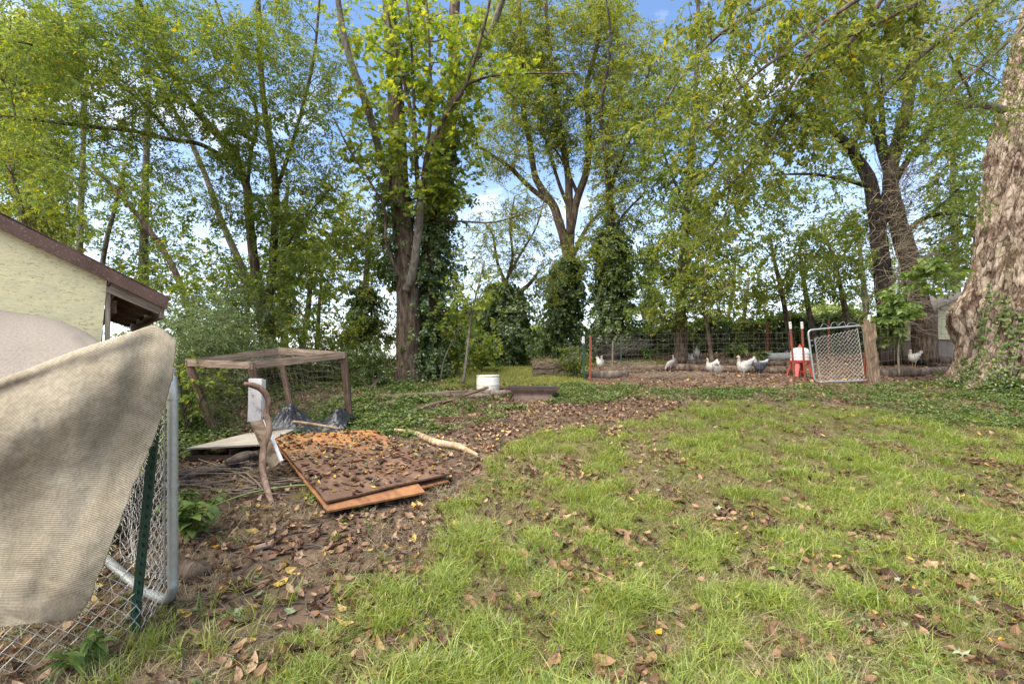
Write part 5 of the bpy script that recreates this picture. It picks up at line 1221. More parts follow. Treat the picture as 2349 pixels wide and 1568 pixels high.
hen('white hen sitting behind the long log, head raised', 1551, 834, 17, 178, M_hw, 'sit')
hen('small white hen facing the camera behind the long log', 1584, 832, 18, -95, M_hw, 'sit')
hen('buff hen standing highest at the back of the run', 1597, 829, 29, -110, M_hb, 'turn')
hen('white hen with its head up, left one of the front pair', 1630, 862, 34, 200, M_hw)
hen('white hen turned away, right one of the front pair', 1646, 868, 34, 60, M_hw, 'turn')
hen('large white hen walking alone near the middle of the run', 1706, 868, 44, 182, M_hw)
hen('black and grey speckled hen behind the large white one', 1743, 866, 41, 172, M_hd, 'stand', plain('black_tail', (.025, .025, .03), .7))
hen('white hen between the gate post and the giant trunk', 2096, 842, 34, 185, M_hw, 'turn')

# low plants in the run
leafy_weed('light green sapling growing on the grass inside the run', 1490, 828, .42, 9, .14, .06, 21, M_big)
leafy_weed('spreading light green bush behind the hens', 1680, 822, .40, 14, .22, .10, 22, M_big, lean=(.1, 0))
leafy_weed('low spreading light green bush beside the dark hen', 1745, 826, .25, 10, .18, .08, 23, M_big)
# ================================================================= trees
def bez(a, b, sag, r, k=6):
    a, b = np.array(a, float), np.array(b, float); m = (a + b) / 2 + np.array((r.uniform(-1, 1), r.uniform(-1, 1), r.uniform(-.3, 1))) * np.linalg.norm(b - a) * sag
    t = np.linspace(0, 1, k)[:, None]; p = a * (1 - t) ** 2 + 2 * m * t * (1 - t) + b * t * t
    p[1:-1] += np.array([[r.gauss(0, 1) for _ in range(3)] for _ in range(k - 2)]) * np.linalg.norm(b - a) * .018
    return p
DENS = {'ivy': .9, 'big': 1.0, 'far': .8, 'coverdark': .8, 'silver': .8, 'maple': .45, 'small': .40, 'smallo': .5, 'elm': .38, 'olive': .42}
class Tree:
    def __init__(self, name, label, base, bark, group=None, rel=None, cat='tree'):
        self.o = thing(name, label, cat, base, group); self.bark = bark; self.sk = []; self.rad = []; self.r = random.Random(hash(label) & 0xffff if False else sum(map(ord, label))); self.rs = np.random.default_rng(sum(map(ord, label)))
        self.tw = MB(); self.leaf = {}
    def limb(self, vp, r0, r1, name='limb', flare=0.0, n=12, nz=.10, k=6, m=None, fan=None):
        pts = smooth_path([P(*q) if len(q) == 3 else Vector(q[1:]) for q in vp], k); t = np.linspace(0, 1, len(pts)); rr = r0 + (r1 - r0) * t
        if flare: rr = rr * (1 + flare * np.exp(-t / .06))
        mb = MB(); mb.tube(pts, rr, n, nz=nz, seed=self.r.randint(0, 99), twist=.03); o = mb.build(name, m or self.bark, self.o, smooth=True)
        self.sk.append(np.array([tuple(p) for p in pts])); self.rad.append(rr); return pts
    def nearest(self, p, up=True):
        S = np.vstack(self.sk); Rr = np.concatenate(self.rad); d = np.linalg.norm(S - p, axis=1)
        pen = d + np.clip(S[:, 2] - p[2] + .2, 0, None) * .8 + np.where(Rr < .006, .3, 0)   # prefer wood that lies lower than the target
        i = int(np.argmin(pen)); return S[i], Rr[i]
    def fill(self, blobs, key, per=14, off=.16, size=(.8, 1.25), droop=0.0, rt=.0035, k=6, hang=0.0):
        """blobs: (vx, vy, depth, rvx, rvy, rdepth, branches)"""
        pos = []; rot = []; 
        for vx, vy, d, rx, ry, rd, nb in blobs:
            T = []
            for _ in range(nb):
                while True:
                    q = [self.r.uniform(-1, 1) for _ in range(3)]
                    if sum(a * a for a in q) <= 1: break
                p = P(vx + q[0] * rx, vy + q[1] * ry, d + q[2] * rd)
                if p.z < gzf(p.x, p.y) + .3: p.z = gzf(p.x, p.y) + .3 + self.r.random() * .5
                T.append(np.array(p))
            S = np.vstack(self.sk); T.sort(key=lambda p: np.min(np.linalg.norm(S[::3] - p, axis=1)))
            for p in T:
                a, ra = self.nearest(p); L = np.linalg.norm(p - a)
                if L < .05: continue
                r0 = min(ra * .6, .006 + .007 * L + rt); kk = k if L > .5 else 4
                pts = bez(a, p, .10, self.r, kk); 
                if droop: pts[:, 2] -= droop * L * np.linspace(0, 1, kk) ** 2
                rr = np.linspace(r0, rt, kk); self.tw.tube(pts, rr, 5 if r0 > .012 else 4, cap=False)
                self.sk.append(pts[1:]); self.rad.append(rr[1:])
                m = max(2, int(per * self.r.uniform(.6, 1.4) * DENS.get(key, .55))); t0 = max(.25, 1 - 1.3 / max(L, .1)); tt = self.rs.uniform(t0, 1.03, m); seg = tt * (kk - 1); i0 = np.clip(seg.astype(int), 0, kk - 2); f = (seg - i0)[:, None]
                q = pts[i0] * (1 - f) + pts[i0 + 1] * f + self.rs.normal(0, off * .68, (m, 3)); pos.append(q)
                dirn = p - a; az = math.atan2(dirn[1], dirn[0]); rot.append(np.stack([self.rs.normal(0, .5, m), self.rs.normal(.15 + hang, .45, m), az + self.rs.normal(0, 1.1, m)], -1))
        if pos:
            pos, rot = np.vstack(pos), np.vstack(rot); self.leaf.setdefault(key, []).append((pos, rot, self.rs.uniform(size[0], size[1], len(pos))))
    def ivy(self, path, rad, n, key='ivy', size=(.7, 1.2), t0=0, t1=1):
        """leaves hugging a trunk"""
        p = np.array([tuple(q) for q in smooth_path([P(*q) if len(q) == 3 else Vector(q[1:]) for q in path], 6)]); t = self.rs.uniform(t0, t1, n) * (len(p) - 1); i = np.clip(t.astype(int), 0, len(p) - 2); f = (t - i)[:, None]
        c = p[i] * (1 - f) + p[i + 1] * f; a = self.rs.uniform(0, 6.283, n); rr = np.interp(t / (len(p) - 1), np.linspace(0, 1, len(rad)), rad) * (.42 + .75 * self.rs.random(n) ** 1.6 + 1.3 * (self.rs.random(n) ** 6))
        lump = .45 + 1.15 * fbm(a * 1.3, t * 1.1, self.r.randint(0, 50), 3); rr = rr * lump
        q = c + np.stack([np.cos(a) * rr, np.sin(a) * rr, self.rs.normal(0, .05, n)], -1)
        self.leaf.setdefault(key, []).append((q, np.stack([self.rs.normal(0, .4, n), self.rs.uniform(.2, 1.3, n), a], -1), self.rs.uniform(size[0], size[1], n)))
    def close(self):
        if self.tw.n: self.tw.build('branches', M_twig if self.bark is not M_barkg else M_twig, self.o, kind='stuff')
        for key, ls in self.leaf.items():
            pos = np.vstack([l[0] for l in ls]); rot = np.vstack([l[1] for l in ls]); s = np.concatenate([l[2] for l in ls])
            scatter('ivy' if key == 'ivy' else 'crown', key, pos, rot, s, self.o, kind='stuff')

GW = lambda vx, vy, dz=-.1: ('w',) + tuple(G(vx, vy, dz))
# --- big twin trunk with ivy, in the middle left
T = Tree('maple_tree', 'big ivy clad twin trunk maple behind the planks', G(940, 880), M_bark)
dT1 = G(940, 880).y + .3
T.limb([(938, 905, dT1), (936, 860, dT1), (937, 780, dT1), (936, 700, dT1), (930, 600, dT1), (922, 500, dT1), (915, 400, dT1), (908, 250, dT1 + .2), (900, 100, dT1 + .3), (885, -80, dT1 + .4)], .27, .13, 'trunk', flare=.35, n=24, nz=.16)
T.limb([(985, 905, dT1 + .45), (983, 860, dT1 + .45), (980, 780, dT1 + .45), (985, 650, dT1 + .45), (992, 520, dT1 + .5), (1003, 420, dT1 + .5), (1025, 320, dT1 + .6), (1042, 200, dT1 + .8), (1040, 60, dT1 + 1), (1050, -80, dT1 + 1)], .25, .10, 'trunk', flare=.4, n=22, nz=.16)
T.limb([(1030, 290, dT1 + .6), (1048, 225, dT1 + .6), (1080, 150, dT1 + .5), (1120, 85, dT1 + .3), (1160, -20, dT1)], .11, .06, n=12, m=M_barkg)
T.limb([(912, 480, dT1), (890, 420, dT1), (868, 340, dT1 - .2), (840, 240, dT1 - .4), (795, 110, dT1 - .6), (770, -30, dT1 - .8)], .10, .05, m=M_barkg)
# pale stem in front
T.limb([(932, 665, dT1 - .30), (942, 640, dT1 - .42), (952, 590, dT1 - .5), (960, 520, dT1 - .55), (964, 465, dT1 - .6)], .085, .07, m=M_barkg)
T.limb([(964, 470, dT1 - .6), (956, 400, dT1 - .6), (950, 300, dT1 - .6), (925, 180, dT1 - .7), (895, 60, dT1 - .8), (870, -40, dT1 - .9)], .05, .022)
T.limb([(964, 470, dT1 - .6), (975, 380, dT1 - .6), (985, 340, dT1 - .7), (1020, 270, dT1 - .8), (1070, 190, dT1 - .9), (1110, 60, dT1 - 1.2), (1130, -30, dT1 - 1.3)], .055, .02)
T.limb([(978, 360, dT1 - .6), (988, 250, dT1 - .6), (985, 120, dT1 - .6), (975, -30, dT1 - .6)], .035, .02)
T.limb([(950, 300, dT1 - .6), (948, 200, dT1 - .6), (940, 60, dT1 - .7), (925, -40, dT1 - .8)], .03, .015)
T.limb([(1010, 285, dT1 - .75), (1060, 205, dT1 - .8), (1130, 175, dT1 - 1), (1240, 168, dT1 - 1.3), (1330, 170, dT1 - 1.6)], .03, .012)
T.limb([(932, 655, dT1 - .35), (905, 610, dT1 - .5), (885, 550, dT1 - .6), (882, 480, dT1 - .7), (850, 420, dT1 - .8), (800, 340, dT1 - 1), (765, 270, dT1 - 1.1)], .035, .014)
T.limb([(1000, 505, dT1), (1060, 508, dT1 - .3), (1130, 510, dT1 - .5), (1200, 490, dT1 - .8), (1262, 465, dT1 - 1)], .022, .008)
T.fill([(880, 60, dT1, 150, 110, 1.2, 46), (1000, 100, dT1 - .3, 130, 130, 1.2, 50), (930, 230, dT1 - .5, 120, 110, 1.0, 44), (1030, 330, dT1 - .4, 80, 110, 1, 34), (860, 330, dT1 - .3, 80, 100, .9, 26), (930, 400, dT1 - .6, 90, 80, .6, 22), (1040, 440, dT1, 60, 60, .8, 14), (1120, 60, dT1, 60, 90, .9, 14), (1060, 200, dT1, 70, 90, .9, 22), (1150, 170, dT1 - 1, 90, 40, .5, 12)], 'maple', per=11, off=.14, size=(.8, 1.25))
T.fill([(1030, 610, dT1 + .6, 50, 120, .7, 14), (850, 560, dT1, 45, 100, .7, 16), (1020, 480, dT1 + .5, 60, 70, .6, 14)], 'elm', per=12)
T.ivy([(988, 900, dT1 + .4), (985, 750, dT1 + .4), (986, 620, dT1 + .4), (996, 500, dT1 + .4), (1006, 400, dT1 + .45), (1030, 300, dT1 + .6)], [.46, .34, .33, .28, .17, .11], 1700)
T.ivy([(950, 905, dT1 + .1), (955, 820, dT1 + .12), (955, 740, dT1 + .15)], [.38, .22, .1], 260)
T.ivy([(912, 640, dT1 + .1), (908, 560, dT1 + .1), (905, 480, dT1 + .1), (905, 420, dT1)], [.2, .26, .24, .18], 350)
T.close()

# --- leaning clump on the left
d2 = G(612, 890).y + .6
T = Tree('elm_tree', 'many stemmed elm leaning left behind the wire pen', G(612, 885), M_bark)
T.limb([(618, 905, d2), (616, 840, d2), (613, 780, d2), (610, 730, d2), (606, 690, d2)], .165, .14, 'trunk', flare=.25, n=18, nz=.14)
T.limb([(608, 705, d2), (590, 640, d2), (578, 560, d2), (570, 480, d2), (566, 430, d2), (535, 350, d2 - .3), (490, 300, d2 - .5), (440, 240, d2 - .8), (390, 160, d2 - 1.2), (340, 60, d2 - 1.6), (300, -40, d2 - 2)], .10, .05)
T.limb([(612, 705, d2), (622, 640, d2 - .1), (628, 560, d2 - .2), (632, 450, d2 - .2), (626, 370, d2 - .3), (608, 260, d2 - .4), (598, 150, d2 - .5), (590, -50, d2 - .7)], .085, .04)
T.limb([(600, 720, d2 + .1), (575, 660, d2 + .3), (540, 580, d2 + .4), (505, 500, d2 + .4), (470, 400, d2 + .4), (430, 310, d2 + .2), (385, 230, d2), (330, 150, d2 - .3)], .08, .035, m=M_barkg)
T.limb([(550, 370, d2 - .2), (500, 352, d2 - .5), (455, 330, d2 - .9), (380, 318, d2 - 1.3), (300, 300, d2 - 1.8), (200, 290, d2 - 2.2), (80, 275, d2 - 2.6), (-60, 262, d2 - 3)], .045, .022)
T.limb([(566, 440, d2), (575, 350, d2), (590, 270, d2 - .2), (560, 180, d2 - .4), (520, 80, d2 - .8), (480, -40, d2 - 1)], .04, .02)
T.limb([(632, 440, d2 - .2), (660, 360, d2 - .3), (690, 260, d2 - .4), (720, 130, d2 - .6), (735, -30, d2 - .8)], .04, .02)
T.limb([(625, 600, d2 - .2), (660, 560, d2 - .4), (700, 500, d2 - .6), (760, 430, d2 - .8)], .03, .012)
T.limb([(400, 320, d2 - 1.2), (330, 240, d2 - 1.6), (240, 170, d2 - 2), (130, 120, d2 - 2.4), (20, 90, d2 - 2.8)], .035, .015)
T.fill([(60, 60, 6.9, 190, 120, 1.0, 62), (260, 90, 7.2, 190, 130, 1.0, 66), (450, 90, 7.7, 180, 130, 1.0, 66), (640, 100, 8.5, 150, 140, 1.0, 60), (150, 230, 7.1, 220, 90, .9, 44), (380, 250, 7.9, 170, 100, 1, 50), (580, 280, 8.7, 150, 120, 1, 50), (720, 260, 8.9, 90, 170, .9, 40), (60, 400, 6.9, 130, 90, .8, 16), (300, 380, 7.9, 160, 80, .9, 20), (480, 430, 8.7, 120, 100, 1, 30), (680, 430, 9.1, 120, 120, 1, 44)], 'small', per=17, off=.17, size=(.85, 1.4))
T.fill([(600, 560, 8.8, 160, 110, 1, 40), (740, 560, 9, 110, 130, 1, 40), (560, 680, 8.8, 160, 80, .8, 26), (700, 690, 9.2, 130, 80, .8, 22), (450, 580, 8.8, 100, 110, .8, 18), (640, 330, 8.4, 200, 150, 1.0, 40), (320, 170, 7, 260, 120, .8, 30)], 'elm', per=14, off=.18, size=(.8, 1.25))
T.close()

# --- centre tree with open limbs
d3 = 15.0
T = Tree('ash_tree', 'tall ash forking into open limbs at the centre, ivy at its foot', ontoground(P(1280, 810, d3)), M_bark)
T.limb([(1278, 830, d3), (1284, 780, d3), (1292, 700, d3), (1300, 620, d3), (1304, 590, d3)], .26, .2, 'trunk', flare=.2, n=16)
T.limb([(1302, 600, d3), (1296, 560, d3), (1282, 510, d3), (1268, 470, d3), (1240, 430, d3), (1226, 400, d3), (1215, 330, d3), (1200, 250, d3), (1195, 120, d3), (1190, -20, d3)], .16, .05)
T.limb([(1262, 466, d3), (1215, 430, d3), (1170, 385, d3 - .3), (1120, 350, d3 - .5), (1075, 325, d3 - .8)], .09, .03)
T.limb([(1304, 600, d3), (1308, 530, d3), (1305, 460, d3), (1302, 400, d3), (1285, 300, d3), (1270, 200, d3), (1255, 60, d3), (1250, -40, d3)], .15, .05)
T.limb([(1306, 540, d3), (1322, 460, d3), (1345, 390, d3), (1350, 300, d3), (1345, 200, d3), (1370, 100, d3), (1380, -40, d3)], .14, .05)
T.limb([(1312, 590, d3), (1330, 550, d3), (1355, 510, d3), (1385, 482, d3), (1430, 460, d3 - .3)], .08, .03)
T.limb([(1302, 470, d3), (1285, 430, d3), (1260, 350, d3), (1238, 270, d3)], .07, .03)
T.limb([(1326, 450, d3), (1305, 400, d3), (1285, 360, d3), (1262, 330, d3)], .06, .02)
T.fill([(1240, 60, d3, 130, 110, 1.6, 60), (1380, 70, d3, 130, 120, 1.6, 60), (1200, 210, d3, 120, 110, 1.4, 54), (1330, 230, d3, 130, 110, 1.5, 50), (1430, 220, d3, 90, 120, 1.4, 34), (1130, 330, d3 - .5, 80, 60, 1.2, 18), (1250, 330, d3, 110, 60, 1.4, 22), (1400, 350, d3, 80, 90, 1.4, 26), (1180, 120, d3 - .5, 90, 120, 1, 34)], 'smallo', per=20, off=.30, size=(1.3, 2.1))
T.ivy([(1278, 830, d3), (1284, 770, d3), (1290, 700, d3), (1298, 640, d3), (1302, 590, d3)], [.32, .48, .40, .34, .2], 1500, size=(1.0, 1.6))
T.fill([(1285, 640, d3, 50, 110, 1, 6)], 'elm', per=14, off=.25, size=(1.1, 1.7))
T.close()

# --- small leaning tree left of centre
d4 = 13.5
T = Tree('small_tree', 'low leaning tree with ivy heaped round its trunk, left of the ash', ontoground(P(1150, 820, d4)), M_bark)
T.limb([(1150, 832, d4), (1155, 780, d4), (1165, 735, d4), (1170, 690, d4), (1160, 665, d4), (1158, 640, d4)], .15, .10, 'trunk', n=14)
T.limb([(1168, 700, d4), (1190, 672, d4), (1215, 650, d4), (1236, 620, d4)], .09, .035)
T.limb([(1160, 650, d4), (1140, 600, d4), (1130, 540, d4), (1110, 510, d4)], .05, .02); T.limb([(1160, 650, d4), (1175, 590, d4), (1170, 520, d4), (1180, 450, d4)], .05, .02); T.limb([(1162, 640, d4), (1195, 580, d4), (1230, 520, d4), (1250, 450, d4)], .045, .015)
T.fill([(1110, 520, d4, 70, 70, .9, 18), (1200, 470, d4, 80, 60, .9, 20), (1210, 580, d4, 80, 70, .9, 18), (1240, 660, d4, 50, 60, .7, 12), (1120, 620, d4, 60, 60, .8, 12)], 'smallo', per=16, off=.28, size=(1.1, 1.7))
T.ivy([(1150, 830, d4), (1155, 770, d4), (1160, 700, d4), (1150, 650, d4)], [.5, .6, .4, .2], 1900, size=(1.0, 1.6))
T.fill([(1140, 730, d4, 50, 60, .8, 16)], 'elm', per=18, off=.22, size=(1, 1.6))
T.close()

# --- the ivy clad pair right of centre
d5 = 13.5
T = Tree('ivy_tree', 'straight trunk thick with dark ivy behind the left end of the run', ontoground(P(1405, 820, d5)), M_barkd)
T.limb([(1405, 835, d5), (1407, 740, d5), (1404, 650, d5), (1402, 560, d5), (1400, 480, d5), (1392, 380, d5), (1378, 250, d5), (1400, 100, d5), (1385, -40, d5)], .19, .015, 'trunk', n=16)
T.limb([(1396, 470, d5), (1410, 400, d5), (1440, 330, d5 - .2), (1470, 240, d5 - .3), (1490, 150, d5 - .4)], .07, .03); T.limb([(1402, 560, d5), (1425, 500, d5), (1480, 440, d5)], .05, .02)
T.fill([(1440, 330, d5, 70, 110, 1.2, 36), (1470, 160, d5, 80, 130, 1.2, 40), (1440, 470, d5, 80, 80, 1.2, 30), (1370, 560, d5, 60, 70, 1, 14)], 'smallo', per=18, off=.28, size=(1.2, 1.9))
T.fill([(1400, 680, d5, 60, 80, .8, 11), (1430, 590, d5, 70, 60, .8, 11)], 'elm', per=18, off=.25, size=(1.0, 1.6))
T.ivy([(1405, 780, d5), (1405, 700, d5), (1403, 600, d5), (1400, 520, d5)], [.28, .40, .36, .2], 1000, size=(1.0, 1.5)); T.close()
d6 = 12.5
T = Tree('broad_tree', 'leafy tree hanging low over the middle of the run', ontoground(P(1562, 820, d6)), M_bark)
T.limb([(1562, 832, d6), (1562, 770, d6), (1560, 720, d6), (1565, 640, d6), (1570, 540, d6), (1580, 420, d6), (1590, 280, d6), (1600, 100, d6), (1600, -40, d6)], .17, .035, 'trunk', n=16)
T.limb([(1563, 700, d6), (1530, 640, d6), (1500, 590, d6)], .05, .02); T.limb([(1565, 660, d6), (1600, 600, d6), (1650, 540, d6)], .05, .02); T.limb([(1575, 480, d6), (1540, 400, d6), (1510, 320, d6)], .05, .02); T.limb([(1580, 440, d6), (1640, 370, d6), (1690, 280, d6)], .05, .02)
T.fill([(1560, 660, d6, 100, 60, 1.2, 44), (1590, 560, d6, 110, 80, 1.2, 46), (1550, 440, d6, 100, 90, 1.2, 36), (1660, 470, d6, 100, 90, 1.2, 30), (1540, 300, d6, 100, 110, 1.2, 34), (1600, 160, d6, 110, 130, 1.2, 40), (1680, 330, d6, 80, 90, 1.2, 24)], 'elm', per=18, off=.25, size=(1.0, 1.6))
T.fill([(1540, 720, d6 - .3, 80, 30, .8, 18)], 'olive', per=14, off=.2)
T.close()
for i, (lb, pts, r0, blobs) in enumerate([
    ('slender young tree inside the run, right of the low hanging one', [(1632, 832, 11.5), (1626, 780, 11.5), (1618, 730, 11.5), (1612, 680, 11.5), (1620, 600, 11.5)], .055, [(1620, 640, 11.5, 60, 80, .7, 22)]),
    ('thin forked tree against the sky above the waterer', [(1815, 800, 14), (1806, 740, 14), (1790, 660, 14), (1776, 600, 14), (1765, 540, 14)], .09, [(1790, 620, 14, 80, 60, 1, 16), (1720, 690, 14, 80, 60, 1, 20), (1740, 560, 14, 60, 50, 1, 10)]),
    ('thin dark tree just right of the waterer', [(1870, 790, 15), (1856, 720, 15), (1842, 640, 15), (1832, 570, 15)], .10, [(1850, 640, 15, 80, 60, 1, 18), (1880, 560, 15, 80, 60, 1, 18)]),
    ('thin tree above the chain link gate', [(1945, 790, 15), (1936, 700, 15), (1918, 620, 15), (1900, 560, 15)], .10, [(1930, 620, 15, 80, 70, 1, 22), (1960, 520, 15, 70, 60, 1, 16)]),
    ('slender sapling standing behind the white barrel', [(1062, 880, 8.8), (1072, 800, 8.8), (1082, 720, 8.8), (1098, 650, 8.8), (1110, 600, 8.8)], .028, [(1080, 650, 8.8, 60, 90, .5, 20)]),
    ('bent sapling left of the slender one behind the barrel', [(1010, 870, 9.6), (1020, 820, 9.6), (1040, 780, 9.6), (1060, 740, 9.6)], .02, [(1040, 720, 9.6, 50, 60, .5, 12)])]):
    T = Tree('young_tree', lb, ontoground(P(*pts[0])), M_barkg if i > 3 else M_bark)
    T.limb(pts, r0, r0 * .4, 'trunk', n=8); T.limb([pts[2], (pts[2][0] + 25, pts[2][1] - 50, pts[2][2]), (pts[2][0] + 60, pts[2][1] - 90, pts[2][2])], r0 * .5, r0 * .2, n=6)
    T.fill(blobs, 'maple' if i > 3 else 'olive', per=14 if i < 4 else 9, off=.2 if i < 4 else .12, size=(.9, 1.5) if i < 4 else (.6, .95)); T.close()

# --- twin trunk on the right, full of bare twigs
d7 = 12.0
T = Tree('twin_oak', 'dark twin trunk oak full of bare twigs behind the gate post', ontoground(P(2060, 815, d7)), M_barkd)
T.limb([(2044, 830, d7), (2036, 760, d7), (2030, 680, d7), (2018, 580, d7), (2008, 500, d7), (1995, 420, d7), (1975, 380, d7), (1940, 330, d7 - .3), (1900, 290, d7 - .6), (1850, 240, d7 - .9)], .24, .07, 'trunk', n=18, nz=.16)
T.limb([(2124, 830, d7 - .2), (2118, 760, d7 - .2), (2105, 680, d7 - .2), (2085, 600, d7 - .2), (2062, 520, d7), (2045, 450, d7), (2042, 390, d7), (2060, 320, d7), (2085, 220, d7), (2090, 100, d7), (2095, -40, d7)], .26, .09, 'trunk', n=18, nz=.16, m=M_bark)
T.limb([(2015, 540, d7), (2030, 460, d7), (2035, 400, d7), (2015, 330, d7), (1985, 230, d7 - .3), (1950, 120, d7 - .5), (1920, -40, d7 - .7)], .12, .05)
T.limb([(2045, 400, d7), (2025, 320, d7), (2020, 240, d7), (1995, 150, d7), (1960, 90, d7)], .08, .04)
T.limb([(2050, 420, d7), (2080, 370, d7), (2120, 320, d7), (2160, 240, d7), (2200, 180, d7)], .08, .03)
T.limb([(2070, 540, d7 - .2), (2120, 500, d7 - .5), (2180, 490, d7 - .8), (2240, 500, d7 - 1)], .07, .025); T.limb([(2120, 505, d7 - .5), (2180, 450, d7 - .7), (2230, 400, d7 - 1)], .04, .015)
T.limb([(1995, 430, d7), (1930, 410, d7 - .4), (1860, 400, d7 - .8), (1790, 400, d7 - 1.2)], .06, .02)
T.fill([(1900, 250, d7 - .8, 120, 110, 1.2, 50), (2040, 180, d7, 130, 140, 1.3, 60), (2170, 160, d7, 120, 150, 1.3, 50), (1950, 90, d7 - .4, 130, 110, 1.2, 50), (1850, 420, d7 - .8, 120, 80, 1, 34), (2160, 340, d7 - .5, 100, 110, 1.2, 40), (2200, 480, d7 - .5, 80, 90, 1, 28), (1950, 540, d7, 110, 70, 1, 30), (2190, 585, d7, 80, 60, 1, 24), (1880, 640, d7 + .5, 100, 50, 1, 20), (1790, 560, d7, 90, 60, 1, 16)], 'elm', per=17, off=.26, size=(.85, 1.35))
tw = MB(); r = random.Random(9)
for i in range(520):    # tangle of bare epicormic twigs
    c = P(r.gauss(2062, 30), r.uniform(380, 760), d7 - .35); a = r.uniform(0, 6.28); pts = [c]; dirn = Vector((math.cos(a), -abs(math.sin(a)) * .8, r.uniform(-.4, .9))).normalized(); L = r.uniform(.3, 1.3)
    for s in range(5): dirn = (dirn + Vector((r.gauss(0, .3), r.gauss(0, .3), r.gauss(-.05, .3)))).normalized(); pts.append(pts[-1] + dirn * L / 5)
    tw.tube(pts, np.linspace(.008, .003, 6), 3, cap=False)
tw.build('bare_twigs', M_twigp, T.o, kind='stuff'); T.close()
# light mulberry shoot in front of it
T = Tree('leafy_sapling', 'light green broad leaved sapling growing at the fence beside the split post', G(2062, 860), M_twigp)
T.limb([(2062, 862, 9.8), (2060, 800, 9.8), (2070, 740, 9.8), (2085, 670, 9.8)], .022, .01, 'trunk', n=6)
T.fill([(2055, 700, 9.8, 34, 48, .3, 18), (2035, 745, 9.8, 22, 25, .3, 7)], 'big', per=5, off=.06, size=(.7, 1.0)); 
T.fill([(2145, 620, 8.6, 40, 28, .3, 5)], 'big', per=6, off=.1, size=(.8, 1.1)); T.close()

# --- giant trunk at the right edge
cx0, cy0 = 9.27, 8.7; zb = gzf(cx0, cy0 - 1)
T = Tree('giant_tree', 'giant flaring old trunk at the right edge with peeling bark', (cx0, cy0, zb), M_barkg)
hts = np.array([-.35, -.1, .05, .2, .4, .7, 1.0, 1.35, 1.6, 1.8, 2.1, 2.6, 3.3, 4.2, 5.2, 6.5, 8.0, 10.0]); rads = np.array([1.7, 1.45, 1.28, 1.12, 1.0, .93, .92, .97, .98, .93, .87, .84, .82, .79, .74, .68, .62, .55])
nh = 330; na = 420; hh_ = np.interp(np.linspace(0, 1, nh) ** 1.25, [0, 1], [-.35, 10]); rr_ = np.interp(hh_, hts, rads)
A_ = np.arange(na + 1) / na * 2 * np.pi; Hh, Aa = np.meshgrid(hh_, A_, indexing='ij')
fl = np.exp(-np.clip(Hh + .1, 0, None) / .55)
lob = sum(w * np.exp(-(((Aa - c + np.pi) % (2 * np.pi) - np.pi) / s) ** 2) for c, s, w in ((2.62, .30, .75), (3.35, .22, .50), (4.05, .26, .48), (5.0, .3, .4), (.2, .35, .4), (1.5, .35, .4)))
rad = rr_[:, None] * (1 + (lob - .22) * fl * .75)
rad += .07 * np.cos((Aa - 2.6) * 3) * np.exp(-((Hh - 1.5) / .5) ** 2) + .07 * np.exp(-(((Aa - 2.5)) / .5) ** 2 - ((Hh - 1.55) / .35) ** 2)
ca, sa = np.cos(Aa), np.sin(Aa)
groove = fbm(ca * 7 + 20, sa * 7 + Hh * .22 + 20, 5, 4); plate = fbm(ca * 16 + 3, sa * 16 + Hh * 3.2, 8, 3); rad += (groove - .5) * .16 - np.abs(plate - .5) * .22 + .03 - np.abs(fbm(ca * 9 + 8, sa * 9 + Hh * .9, 15, 3) - .5) * .14 + (fbm(ca * 38, sa * 38 + Hh * 9, 18, 2) - .5) * .03 + (fbm(ca * 2.5, sa * 2.5 + Hh * 1.1, 12, 3) - .5) * .16
lx = cx0 + .02 * Hh + .014 * Hh ** 2
Vt = np.stack([lx + rad * ca, cy0 + rad * sa, zb + Hh], -1)
m_gi, t, b = mat('giant_bark')
tcg = node(t, 'ShaderNodeTexCoord'); mpg = node(t, 'ShaderNodeMapping'); mpg.inputs['Scale'].default_value = (1, 1, .42); t.links.new(tcg.outputs['Object'], mpg.inputs[0])
wob = node(t, 'ShaderNodeTexNoise'); wob.inputs['Scale'].default_value = 6; wob.inputs['Detail'].default_value = 4; t.links.new(mpg.outputs[0], wob.inputs['Vector'])
wv_ = mixc_(t, .16, mpg.outputs[0], wob.outputs['Color'])
vo1 = node(t, 'ShaderNodeTexVoronoi'); vo1.feature = 'DISTANCE_TO_EDGE'; vo1.inputs['Scale'].default_value = 13; t.links.new(wv_, vo1.inputs[0])
vo2 = node(t, 'ShaderNodeTexVoronoi'); vo2.inputs['Scale'].default_value = 13; t.links.new(wv_, vo2.inputs[0])
f0 = noise_out(t, 11, (1, 1, .5), 9, .74, dist=.5); g_ = noise_out(t, 3.2, (1, 1, .7), 6, .7, dist=.6); g2 = noise_out(t, 34, (1, 1, .35), 4, .6)
sv = node(t, 'ShaderNodeSeparateXYZ'); t.links.new(vo2.outputs['Color'], sv.inputs[0]); crack = ramp(t, vo1.outputs['Distance'], [(0, 0, 0), (1, 1, 1)], [.0, .13])
f1_ = node(t, 'ShaderNodeMath', operation='MULTIPLY_ADD'); f1_.inputs[1].default_value = .26; t.links.new(sv.outputs[0], f1_.inputs[0]); t.links.new(f0, f1_.inputs[2]); f2_ = node(t, 'ShaderNodeMath', operation='MULTIPLY_ADD'); f2_.inputs[1].default_value = .16; t.links.new(crack, f2_.inputs[0]); t.links.new(f1_.outputs[0], f2_.inputs[2]); f = f2_.outputs[0]
c = ramp(t, f, [(.045, .03, .02), (.18, .13, .095), (.36, .27, .195), (.54, .44, .34)], [.50, .64, .76, .90])
c = mixc_(t, ramp(t, g_, [(0, 0, 0), (.88, .88, .88)], [.50, .585]), c, ramp(t, f, [(.03, .018, .012), (.09, .05, .033), (.17, .10, .07)], [.5, .7, .9]))
